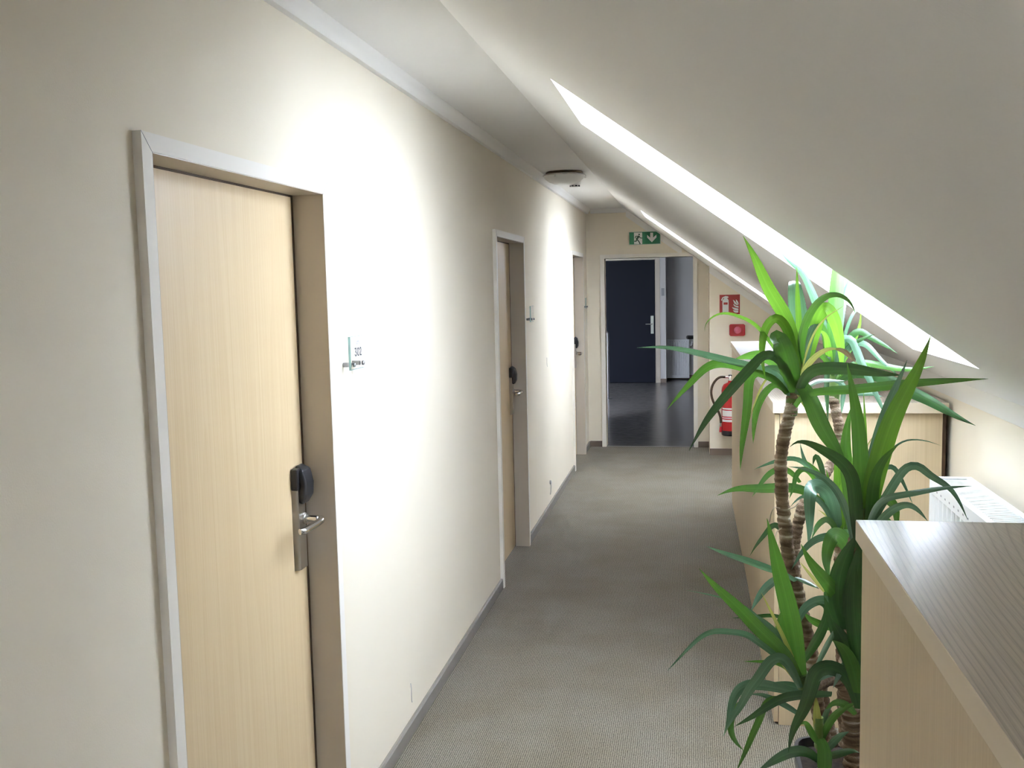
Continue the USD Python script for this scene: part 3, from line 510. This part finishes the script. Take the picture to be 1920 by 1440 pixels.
# ---------------------------------------------------------------- the yucca
PX, PY, PR = 1.545, 2.80, 0.150
yu = thing('potted_yucca', 'tall yucca with ringed stems and long green leaves in a dark pot', 'potted plant', (PX, PY, 0))
def squircle(r, z, n=48, p=5.0):
    a = np.linspace(0, 2 * np.pi, n, endpoint=False); c, s = np.cos(a), np.sin(a)
    k = r / (np.abs(c) ** p + np.abs(s) ** p) ** (1 / p)
    return np.stack([PX + k * c, PY + k * s, np.full(n, z)], 1)
rings = [squircle(PR * 0.80, 0.0), squircle(PR * 0.82, 0.006), squircle(PR * 0.98, 0.315), squircle(PR * 1.06, 0.318), squircle(PR * 1.07, 0.36), squircle(PR * 1.00, 0.362), squircle(PR * 0.97, 0.30)]
v = np.vstack(rings + [[[PX, PY, 0.0]], [[PX, PY, 0.30]]]); f = []; n = 48
for i in range(len(rings) - 1):
    for j in range(n):
        a, b = i * n + j, i * n + (j + 1) % n; f += [[a, b, b + n], [a, b + n, a + n]]
kk = len(rings) * n
for j in range(n): f += [[kk, (j + 1) % n, j], [kk + 1, kk - n + j, kk - n + (j + 1) % n]]
pot = part(yu, 'pot', trimesh.Trimesh(v, np.array(f), process=False), 'pot_dark', 35, label='dark square pot')
sr = squircle(PR * 0.97, 0.335); vs = np.vstack([sr, [[PX, PY, 0.345]]])
part(yu, 'soil', trimesh.Trimesh(vs, np.array([[48, j, (j + 1) % 48] for j in range(48)]), process=False), 'soil', 30)
part(yu, 'care_card', box(PX - 0.12, PY - 0.125, 0.33, PX - 0.045, PY - 0.121, 0.40), 'gray_card')

def stem(pts, r0, r1, ring=0.016, green=0.0):
    P = np.array([at(*q) for q in pts]); length = np.linalg.norm(np.diff(P, axis=0), axis=1).sum()
    n_ = max(12, int(length / ring * 4)); c = spline(P, n_); s_ = np.linspace(0, 1, n_)
    base = r0 + (r1 - r0) * s_
    k = np.arange(n_); wob = np.array([0.0, 0.04, 0.085, -0.03])[k % 4] + 0.14 * (meshkit.noise(np.stack([k * 0.3, k * 0, k * 0 + len(pts)], 1)) - 0.5)
    c = c + 0.003 * (np.stack([meshkit.noise(np.stack([k * 0.21, k * 0 + 3 + j, k * 0], 1)) for j in range(3)], 1) - 0.5)
    return part(yu, 'stem', tube(c, base * (1 + wob), 14), 'yucca_bark', 70)
stem([(1545, 1400, 2.80), (1522, 1250, 2.77), (1508, 1170, 2.75), (1492, 1100, 2.75), (1478, 1040, 2.75), (1469, 960, 2.75), (1464, 880, 2.75), (1470, 820, 2.75), (1482, 770, 2.75), (1488, 735, 2.75)], 0.020, 0.0165)
stem([(1560, 1400, 2.88), (1530, 1250, 2.92), (1490, 1080, 2.95), (1491, 1010, 2.97), (1508, 945, 2.99), (1545, 890, 3.05), (1570, 850, 3.09), (1573, 800, 3.10), (1563, 745, 3.12), (1564, 700, 3.13)], 0.019, 0.015)
stem([(1602, 1440, 2.82), (1597, 1345, 2.80), (1590, 1290, 2.76), (1600, 1180, 2.65), (1606, 1080, 2.52), (1606, 1010, 2.47)], 0.030, 0.020)
stem([(1592, 1300, 2.77), (1566, 1272, 2.70), (1530, 1285, 2.60), (1508, 1290, 2.55)], 0.020, 0.015)
stem([(1585, 1400, 2.86), (1578, 1200, 2.90), (1574, 1070, 2.93), (1573, 1000, 2.95)], 0.018, 0.014)
stem([(1548, 1420, 2.72), (1540, 1400, 2.66), (1536, 1370, 2.64)], 0.016, 0.012)

def neck(pts, r0, r1):
    part(yu, 'leaf_sheath', tube(spline([at(*q) for q in pts], 14), np.linspace(r0, r1, 14) * (1 + 0.06 * np.sin(np.arange(14) * 2.1)), 14), 'green_sheath', 60)
neck([(1482, 778, 2.75), (1486, 750, 2.75), (1492, 715, 2.75), (1498, 680, 2.75)], 0.0175, 0.016)
neck([(1565, 757, 3.12), (1564, 735, 3.12), (1564, 690, 3.13)], 0.016, 0.015)
neck([(1607, 1030, 2.49), (1612, 985, 2.47), (1618, 950, 2.46)], 0.021, 0.020)
neck([(1573, 1025, 2.94), (1573, 985, 2.95), (1571, 945, 2.95)], 0.015, 0.014)
neck([(1510, 1300, 2.56), (1507, 1285, 2.55), (1502, 1262, 2.54)], 0.016, 0.017)
neck([(1536, 1400, 2.65), (1536, 1372, 2.64), (1535, 1345, 2.64)], 0.013, 0.012)

def leaf(mat, wpx, tw, y0, y1, pts, fold=0.22, base=0.55):
    """A strap leaf along its midrib. pts: where the photograph shows the midrib; y0, y1: how far away its foot and tip are; tw: turn about the midrib."""
    q = np.array([p[:2] for p in pts], float)
    d = np.r_[0, np.cumsum(np.linalg.norm(np.diff(q, axis=0), axis=1))]; d /= d[-1]
    Y = [p[2] if len(p) > 2 else y0 + (y1 - y0) * t for p, t in zip(pts, d)]
    P = np.array([at(a, b, y) for (a, b), y in zip(q, Y)])
    n_ = max(10, 5 * len(pts)); n_ = min(n_, 34)
    c = spline(P, n_); s_ = np.r_[0, np.cumsum(np.linalg.norm(np.diff(c, axis=0), axis=1))]; s_ /= s_[-1]
    tt = np.linspace(0, 1, n_) ** 0.92
    c = np.stack([np.interp(tt, s_, c[:, k]) for k in range(3)], 1); s_ = tt
    w_true = min(wpx * (np.mean(Y)) / F / max(0.35, math.cos(math.radians(tw))), 0.058) / 2
    prof = np.where(s_ < 0.4, base + (1 - base) * np.sin(np.clip(s_ / 0.4, 0, 1) * np.pi / 2), 1 - np.clip((s_ - 0.4) / 0.6, 0, 1) ** 2.1)
    prof = np.maximum(prof, 0.02)
    T = np.gradient(c, axis=0); T /= np.linalg.norm(T, axis=1, keepdims=True)
    V = c - CAM; V /= np.linalg.norm(V, axis=1, keepdims=True)
    W = np.cross(T, V); W /= np.maximum(np.linalg.norm(W, axis=1, keepdims=True), 1e-6)
    for i in range(1, n_):                       # keep one side: the ribbon must not flip where it bends back
        if W[i] @ W[i - 1] < 0: W[i] = -W[i]
    for _ in range(3): W[1:-1] = (W[:-2] + W[1:-1] * 2 + W[2:]) / 4
    W -= T * (W * T).sum(1, keepdims=True); W /= np.linalg.norm(W, axis=1, keepdims=True)
    N = np.cross(W, T); a = np.radians(tw)
    W, N = math.cos(a) * W + math.sin(a) * N, -math.sin(a) * W + math.cos(a) * N
    cols = (-1, -0.5, 0, 0.5, 1); h = (w_true * prof)[:, None]
    rows = [c + W * h * x + N * h * fold * abs(x) for x in cols]
    v = np.stack(rows, 1).reshape(-1, 3); m_ = len(cols)
    uv = np.stack([np.tile((np.array(cols) + 1) / 2, n_), np.repeat(s_, m_)], 1)
    f = []
    for i in range(n_ - 1):
        for j in range(m_ - 1):
            k = i * m_ + j; f += [[k, k + 1, k + m_ + 1], [k, k + m_ + 1, k + m_]]
    return part(yu, 'leaf', trimesh.Trimesh(v, np.array(f), process=False), 'leaf_' + mat, True, uv=uv)
Yg, M, O, G, Yl, D = 'young', 'mature', 'old', 'glaucous', 'yellowing', 'dry'
LEAVES = [
 # crown of the tall front stem
 (Yg, 25, 10, 2.74, 2.66, [(1497, 700), (1472, 595), (1443, 545), (1418, 490), (1393, 442)]),
 (G, 33, 5, 2.76, 2.86, [(1501, 700), (1497, 600), (1490, 540, 2.79), (1488, 526, 2.82), (1486, 545, 2.87)]),
 (Yg, 11, 30, 2.74, 2.70, [(1503, 700), (1495, 560), (1494, 498)]),
 (M, 15, 30, 2.75, 2.62, [(1503, 710), (1502, 640), (1512, 600), (1534, 566), (1560, 552), (1583, 557), (1597, 571), (1604, 588)]),
 (G, 15, 35, 2.76, 2.84, [(1506, 705), (1515, 640), (1530, 600), (1546, 577), (1558, 580)]),
 (Yg, 23, 5, 2.77, 2.95, [(1508, 700), (1525, 630), (1545, 577, 2.80), (1560, 590, 2.83), (1573, 630, 2.88), (1578, 670, 2.92), (1576, 705, 2.96)]),
 (Yg, 17, 10, 2.73, 2.62, [(1495, 710), (1483, 640), (1470, 608), (1456, 597), (1440, 608), (1430, 640), (1430, 680), (1436, 712)]),
 (Yg, 7, 55, 2.72, 2.58, [(1486, 705), (1440, 638), (1410, 606), (1385, 594), (1358, 588), (1336, 595), (1323, 609), (1321, 622)]),
 (M, 38, 0, 2.72, 2.60, [(1492, 735), (1480, 690), (1467, 650), (1459, 634, 2.66), (1450, 645, 2.58)]),
 (G, 13, 50, 2.73, 2.50, [(1477, 742), (1465, 716), (1442, 698), (1409, 688), (1375, 680), (1315, 665), (1245, 652), (1194, 652)]),
 (M, 17, 15, 2.72, 2.56, [(1476, 738), (1452, 713), (1409, 694), (1375, 684), (1345, 682), (1324, 690), (1296, 717), (1268, 747), (1250, 769)]),
 (O, 19, 25, 2.72, 2.36, [(1488, 725), (1468, 685), (1449, 668), (1432, 668), (1418, 680), (1399, 700), (1360, 744), (1324, 790), (1292, 845)]),
 (M, 17, 10, 2.74, 2.66, [(1478, 738), (1440, 700), (1412, 702), (1403, 740), (1398, 790), (1391, 840), (1388, 882)]),
 (M, 13, 15, 2.75, 2.72, [(1476, 738), (1455, 722), (1436, 735), (1420, 766), (1414, 800), (1412, 832)]),
 (Yl, 4, 40, 2.74, 2.70, [(1478, 738), (1446, 706), (1420, 744), (1405, 790)]),
 (M, 22, 5, 2.78, 2.88, [(1485, 715), (1455, 680), (1425, 667), (1400, 668), (1378, 673)]),
 (Yl, 4, 40, 2.74, 2.66, [(1500, 705), (1524, 629), (1549, 595), (1586, 572)]),
 (Yl, 11, 25, 2.72, 2.62, [(1498, 720), (1512, 688), (1530, 667), (1556, 654), (1578, 656)]),
 (D, 9, 20, 2.63, 2.60, [(1568, 654), (1582, 658), (1594, 668), (1605, 680)]),
 (O, 23, 10, 2.71, 2.50, [(1495, 740), (1512, 705), (1530, 693), (1560, 690), (1600, 692), (1640, 698), (1692, 704)]),
 (M, 17, 20, 2.71, 2.42, [(1490, 762), (1500, 748), (1516, 738), (1545, 733), (1612, 728), (1688, 720), (1770, 714), (1853, 710)]),
 (M, 31, 5, 2.71, 2.54, [(1497, 715), (1512, 735), (1532, 780), (1550, 815), (1566, 840), (1579, 860), (1589, 875)], 0.2, 0.7),
 (Yl, 4, 30, 2.71, 2.69, [(1495, 740), (1508, 760), (1524, 784)]),
 (O, 8, 40, 2.78, 2.86, [(1498, 740), (1528, 716), (1560, 713), (1584, 714)]),
 (G, 14, 25, 2.77, 2.84, [(1484, 740), (1470, 705), (1452, 692), (1430, 694), (1416, 705)]),
 (Yg, 18, 10, 2.73, 2.72, [(1490, 735), (1492, 690), (1484, 640), (1476, 600)]),
 # crown of the rear stem, reaching into the roof window
 (M, 27, 0, 3.12, 3.20, [(1564, 700), (1565, 620), (1569, 540), (1573, 480), (1577, 430)]),
 (G, 19, 10, 3.13, 3.22, [(1566, 690), (1572, 600), (1586, 545), (1603, 508)]),
 (G, 15, 10, 3.14, 3.24, [(1560, 695), (1540, 600), (1527, 561), (1516, 535), (1500, 508), (1480, 491), (1464, 473)]),
 (G, 6, 40, 3.14, 3.22, [(1566, 695), (1586, 620), (1605, 581), (1627, 567), (1642, 559), (1653, 565)]),
 (Yg, 8, 20, 3.12, 3.14, [(1568, 700), (1596, 650), (1608, 622), (1613, 602), (1614, 583)]),
 (O, 13, 15, 3.12, 3.06, [(1568, 705), (1590, 640), (1611, 621), (1631, 631), (1652, 643), (1683, 663)]),
 (O, 10, 20, 3.12, 3.05, [(1566, 700), (1588, 655), (1605, 641), (1620, 634), (1640, 627)]),
 (G, 14, 15, 3.11, 3.00, [(1566, 705), (1574, 655), (1584, 634), (1595, 636), (1606, 655), (1620, 690), (1632, 714), (1644, 742), (1656, 768), (1667, 792)]),
 (G, 11, 20, 3.11, 3.02, [(1568, 705), (1590, 655), (1607, 643), (1622, 645), (1642, 664), (1665, 687), (1686, 706)]),
 (M, 12, 25, 3.10, 2.98, [(1568, 712), (1595, 685), (1622, 680), (1669, 688), (1706, 692), (1752, 687)]),
 (O, 22, 5, 3.10, 2.92, [(1568, 715), (1605, 700), (1640, 703), (1668, 714), (1700, 731), (1740, 750), (1785, 776), (1829, 798)]),
 (O, 10, 20, 3.11, 3.05, [(1562, 700), (1554, 665), (1550, 700), (1550, 745), (1553, 792)]),
 (G, 9, 20, 3.10, 3.06, [(1566, 715), (1580, 720), (1581, 745), (1578, 776)]),
 (M, 15, 15, 3.12, 3.14, [(1562, 698), (1552, 655), (1545, 620), (1534, 594)]),
 (Yg, 12, 15, 3.12, 3.04, [(1560, 700), (1552, 650), (1545, 625), (1530, 618)]),
 (M, 10, 20, 3.11, 3.04, [(1562, 705), (1545, 672), (1532, 665), (1518, 680)]),
 (G, 10, 25, 3.12, 3.05, [(1568, 712), (1600, 735), (1630, 738), (1655, 744)]),
 # crown right behind the near sideboard
 (M, 28, 5, 2.46, 2.40, [(1610, 1015), (1614, 920), (1613, 850), (1605, 770), (1595, 715), (1588, 680)]),
 (Yg, 36, 5, 2.46, 2.34, [(1620, 1015), (1634, 925), (1652, 850), (1676, 780), (1702, 728), (1725, 682), (1745, 630)]),
 (G, 24, 15, 2.48, 2.44, [(1617, 1015), (1628, 910), (1646, 825), (1670, 747), (1688, 706), (1701, 675)]),
 (M, 22, 15, 2.45, 2.38, [(1620, 1020), (1632, 965), (1641, 895), (1660, 858), (1686, 832)]),
 (M, 24, 5, 2.55, 2.60, [(1606, 1015), (1594, 930), (1586, 860), (1587, 810), (1597, 760)]),
 (Yg, 21, 5, 2.50, 2.54, [(1608, 1015), (1604, 930), (1606, 860), (1612, 800)]),
 (O, 25, 20, 2.44, 2.30, [(1612, 1030), (1604, 960), (1600, 915), (1592, 886), (1572, 863), (1547, 847), (1518, 832), (1494, 829), (1481, 838)], 0.25, 0.75),
 (G, 16, 15, 2.45, 2.30, [(1622, 1015), (1645, 960), (1668, 920), (1687, 890), (1705, 874), (1724, 875), (1742, 889), (1776, 911), (1799, 941), (1814, 974)]),
 (G, 12, 35, 2.45, 2.28, [(1622, 1015), (1640, 955), (1660, 935), (1700, 926), (1760, 916), (1822, 911)]),
 (G, 11, 20, 2.48, 2.44, [(1622, 1010), (1645, 900), (1660, 877), (1673, 875), (1684, 887), (1697, 912), (1712, 947)]),
 (M, 20, 5, 2.46, 2.40, [(1622, 1015), (1645, 950), (1660, 936), (1674, 944), (1681, 970), (1682, 1000)]),
 (G, 15, 15, 2.43, 2.32, [(1625, 1015), (1655, 972), (1682, 951), (1705, 947), (1724, 959), (1740, 978)]),
 (G, 5, 40, 2.52, 2.46, [(1630, 1000), (1660, 860), (1690, 829), (1712, 824), (1738, 827), (1765, 836)]),
 (Yl, 5, 30, 2.52, 2.55, [(1612, 1000), (1616, 900), (1625, 838), (1643, 811)]),
 (Yg, 8, 10, 2.55, 2.60, [(1612, 1000), (1621, 880), (1622, 800), (1619, 733)]),
 (M, 22, 10, 2.46, 2.46, [(1626, 1020), (1640, 990), (1660, 975), (1676, 985)]),
 (G, 13, 15, 2.46, 2.50, [(1600, 1020), (1585, 955), (1562, 912), (1534, 890), (1506, 879), (1479, 875)]),
 # crown of the middle stem further back
 (M, 17, 10, 2.95, 2.92, [(1572, 1010), (1565, 955), (1553, 925), (1540, 893)]),
 (Yg, 20, 5, 2.96, 2.98, [(1573, 1010), (1573, 930), (1570, 880), (1566, 845)]),
 (Yg, 12, 10, 2.95, 2.94, [(1574, 1010), (1584, 950), (1590, 905), (1592, 875)]),
 (G, 26, 0, 2.94, 2.76, [(1572, 1010), (1560, 940), (1545, 916), (1530, 910, 2.86), (1519, 925, 2.82), (1518, 960), (1518, 995), (1515, 1027)]),
 (Yl, 5, 35, 2.94, 2.90, [(1570, 1010), (1560, 985), (1549, 967), (1534, 956)]),
 (M, 11, 20, 2.97, 2.96, [(1568, 1000), (1545, 905), (1522, 874), (1497, 857)]),
 (G, 13, 15, 2.98, 3.02, [(1566, 1000), (1530, 900), (1511, 870), (1500, 830)]),
 (M, 11, 20, 2.92, 2.80, [(1500, 905), (1475, 882), (1455, 882), (1438, 893), (1422, 914), (1410, 932)]),
 (M, 18, 10, 2.95, 2.74, [(1545, 945), (1500, 918), (1459, 915), (1420, 916), (1380, 917), (1345, 929)]),
 (M, 10, 15, 2.90, 2.84, [(1530, 905), (1508, 880), (1496, 887), (1488, 912), (1480, 935)]),
 (G, 9, 30, 2.95, 2.88, [(1540, 910), (1495, 862), (1455, 865), (1414, 880)]),
 (G, 10, 25, 2.93, 2.80, [(1570, 1010), (1545, 950), (1517, 930), (1499, 934), (1482, 950)]),
 (M, 12, 20, 2.96, 2.93, [(1574, 1015), (1590, 980), (1596, 960), (1590, 935)]),
 (O, 10, 10, 3.00, 3.02, [(1545, 900), (1538, 870), (1530, 855), (1524, 873)]),
 (O, 12, 20, 2.96, 2.84, [(1490, 1075), (1470, 1000), (1452, 985), (1436, 1000), (1420, 1020), (1406, 1042)]),
 # lower crowns in the middle and behind the sideboard edge
 (M, 28, 0, 2.72, 2.56, [(1600, 1070), (1590, 1025), (1574, 1005, 2.66), (1560, 1008, 2.62), (1552, 1030), (1550, 1060), (1556, 1088)], 0.2, 0.7),
 (G, 14, 15, 2.72, 2.60, [(1592, 1050), (1575, 1010), (1553, 1006), (1525, 1015), (1499, 1043), (1484, 1068)]),
 (M, 28, 8, 2.55, 2.40, [(1618, 1215), (1606, 1175), (1584, 1138), (1552, 1094), (1520, 1054), (1502, 1020)]),
 (O, 38, 5, 2.50, 2.42, [(1586, 1180), (1572, 1120), (1577, 1070), (1591, 1032), (1606, 1002)], 0.2, 0.75),
 (O, 34, 10, 2.46, 2.38, [(1588, 1160), (1600, 1100), (1610, 1055), (1611, 1015)]),
 (O, 8, 35, 2.70, 2.66, [(1490, 1083), (1510, 1090), (1536, 1104)]),
 (Yl, 6, 30, 2.68, 2.62, [(1545, 1110), (1525, 1085), (1500, 1054)]),
 (O, 38, 5, 2.52, 2.46, [(1618, 1330), (1602, 1250), (1580, 1200), (1557, 1160)], 0.2, 0.8),
 (O, 18, 15, 2.60, 2.52, [(1506, 1240), (1528, 1205), (1547, 1165), (1547, 1138), (1530, 1132)]),
 (G, 10, 30, 2.58, 2.50, [(1530, 1250), (1550, 1210), (1575, 1165)]),
 (G, 17, 10, 2.64, 2.52, [(1580, 1140), (1552, 1126), (1524, 1130), (1503, 1150), (1494, 1178), (1491, 1199)]),
 (M, 26, 10, 2.62, 2.56, [(1600, 1230), (1606, 1160), (1612, 1110), (1606, 1060)]),
 (M, 14, 20, 2.72, 2.70, [(1560, 1180), (1540, 1172), (1518, 1160), (1508, 1148)]),
 (O, 26, 10, 2.62, 2.52, [(1590, 1290), (1608, 1240), (1612, 1180), (1606, 1120)]),
  (O, 34, 10, 2.48, 2.40, [(1612, 1240), (1604, 1180), (1600, 1120), (1604, 1060)], 0.2, 0.75),
 (M, 26, 10, 2.50, 2.44, [(1610, 1300), (1598, 1250), (1580, 1215), (1560, 1200)], 0.2, 0.7),
 (O, 26, 15, 2.60, 2.50, [(1600, 1260), (1575, 1200), (1556, 1150), (1545, 1118)], 0.2, 0.7),
 (M, 20, 15, 2.74, 2.66, [(1575, 1075), (1558, 1100), (1556, 1135), (1562, 1160)]),
 (M, 18, 15, 2.92, 2.84, [(1573, 1000), (1588, 1000), (1598, 1020), (1600, 1050)]),
 (G, 13, 20, 2.60, 2.50, [(1608, 1275), (1580, 1262), (1555, 1265), (1535, 1278)]),
 (G, 12, 25, 2.62, 2.50, [(1610, 1225), (1590, 1240), (1575, 1262), (1562, 1290)]),
 (M, 14, 15, 2.60, 2.56, [(1604, 1340), (1585, 1322), (1566, 1318), (1548, 1330)]),
 (Yg, 13, 10, 2.93, 2.90, [(1572, 1005), (1580, 960), (1578, 920), (1584, 885)]),
 (Yg, 12, 10, 2.94, 2.96, [(1571, 1005), (1558, 950), (1555, 910), (1549, 880)]),
 (M, 12, 20, 2.92, 2.80, [(1570, 1000), (1550, 975), (1534, 985), (1522, 1010)]),
 (G, 12, 20, 2.46, 2.36, [(1620, 1015), (1640, 1000), (1660, 992), (1680, 998)]),
 # low front crown leaning into the corridor
 (M, 34, 5, 2.54, 2.44, [(1507, 1292), (1497, 1240), (1487, 1180), (1476, 1130), (1462, 1075), (1449, 1020), (1438, 972)], 0.2, 0.45),
 (M, 26, 10, 2.54, 2.32, [(1503, 1285), (1470, 1226), (1427, 1184), (1386, 1142), (1342, 1100), (1311, 1066)]),
 (G, 13, 45, 2.62, 2.46, [(1492, 1090), (1470, 1078), (1440, 1067), (1405, 1054), (1364, 1040), (1324, 1024)]),
 (G, 12, 35, 2.53, 2.30, [(1500, 1275), (1448, 1225), (1419, 1203), (1400, 1191), (1365, 1185), (1336, 1185), (1316, 1194), (1292, 1215), (1270, 1238), (1251, 1258)]),
 (G, 20, 20, 2.52, 2.36, [(1500, 1290), (1480, 1250), (1462, 1234), (1446, 1240), (1425, 1268), (1405, 1295), (1388, 1325), (1370, 1352), (1356, 1381)]),
 (G, 20, 10, 2.53, 2.40, [(1500, 1300), (1450, 1288), (1412, 1284), (1388, 1292), (1373, 1318), (1366, 1350), (1357, 1378)]),
 (O, 17, 20, 2.54, 2.36, [(1560, 1302), (1530, 1302), (1500, 1304), (1468, 1310), (1438, 1326), (1407, 1346), (1377, 1362)]),
 (G, 11, 30, 2.55, 2.46, [(1505, 1345), (1480, 1328), (1457, 1315), (1428, 1303), (1405, 1302)]),
 (O, 28, 10, 2.58, 2.42, [(1605, 1320), (1590, 1275), (1560, 1253), (1535, 1258), (1522, 1285), (1508, 1328), (1488, 1368), (1478, 1412)], 0.2, 0.5),
 (M, 7, 40, 2.56, 2.48, [(1490, 1268), (1460, 1246), (1430, 1241), (1394, 1240)]),
 (Yl, 6, 30, 2.54, 2.50, [(1500, 1288), (1485, 1268), (1465, 1246)]),
 (G, 15, 15, 2.58, 2.54, [(1508, 1300), (1490, 1288), (1462, 1285), (1430, 1283)]),
 (M, 13, 20, 2.50, 2.36, [(1470, 1310), (1440, 1315), (1428, 1340), (1415, 1370), (1402, 1400), (1380, 1448)]),
 (M, 13, 15, 2.48, 2.38, [(1400, 1310), (1378, 1332), (1370, 1360), (1376, 1385), (1395, 1408)]),
 (Yl, 8, 20, 2.54, 2.48, [(1503, 1275), (1470, 1198), (1448, 1152), (1427, 1110)]),
 (G, 18, 15, 2.56, 2.48, [(1498, 1265), (1462, 1200), (1430, 1166), (1400, 1143)]),
 (G, 15, 15, 2.74, 2.62, [(1486, 1080), (1455, 1088), (1428, 1112), (1408, 1146)]),
 (O, 7, 40, 2.60, 2.54, [(1490, 1170), (1457, 1156), (1420, 1156), (1372, 1159)]),
 (G, 4, 35, 2.50, 2.36, [(1460, 1200), (1400, 1140), (1350, 1120), (1310, 1111), (1283, 1106)]),
 (M, 22, 10, 2.56, 2.52, [(1503, 1270), (1478, 1225), (1462, 1180), (1468, 1140)]),
 # youngest shoot low over the pot
 (Yl, 16, 10, 2.64, 2.62, [(1537, 1395), (1533, 1360), (1530, 1305)]),
 (M, 14, 15, 2.64, 2.56, [(1540, 1390), (1562, 1345), (1592, 1323), (1612, 1316)]),
 (M, 13, 20, 2.63, 2.56, [(1534, 1395), (1520, 1372), (1508, 1355), (1498, 1360)]),
 (O, 20, 15, 2.62, 2.42, [(1538, 1430), (1515, 1412), (1488, 1410), (1459, 1422), (1420, 1446)]),
 (M, 27, 5, 2.62, 2.54, [(1538, 1385), (1545, 1405), (1546, 1440), (1545, 1480)]),
 (G, 14, 15, 2.64, 2.60, [(1545, 1410), (1562, 1392), (1578, 1378), (1592, 1372)]),
 (G, 12, 20, 2.66, 2.64, [(1538, 1395), (1545, 1350), (1556, 1325), (1570, 1318)]),
 (O, 14, 20, 2.66, 2.62, [(1545, 1420), (1575, 1412), (1600, 1408), (1612, 1412)]),
]
for row in LEAVES: leaf(*row)
# fine dry roots on the stem
for q in ([(1462, 953, 2.73), (1452, 952, 2.72), (1446, 962, 2.72), (1443, 980, 2.72)], [(1466, 990, 2.72), (1458, 996, 2.72), (1452, 1008, 2.72), (1450, 1018, 2.73)], [(1597, 1215, 2.62), (1590, 1222, 2.62), (1600, 1232, 2.62)], [(1478, 955, 2.72), (1490, 950, 2.72), (1496, 944, 2.72)]):
    part(yu, 'root', tube([at(*p) for p in q], 0.0016, 6, 12), 'root_pale', 60)
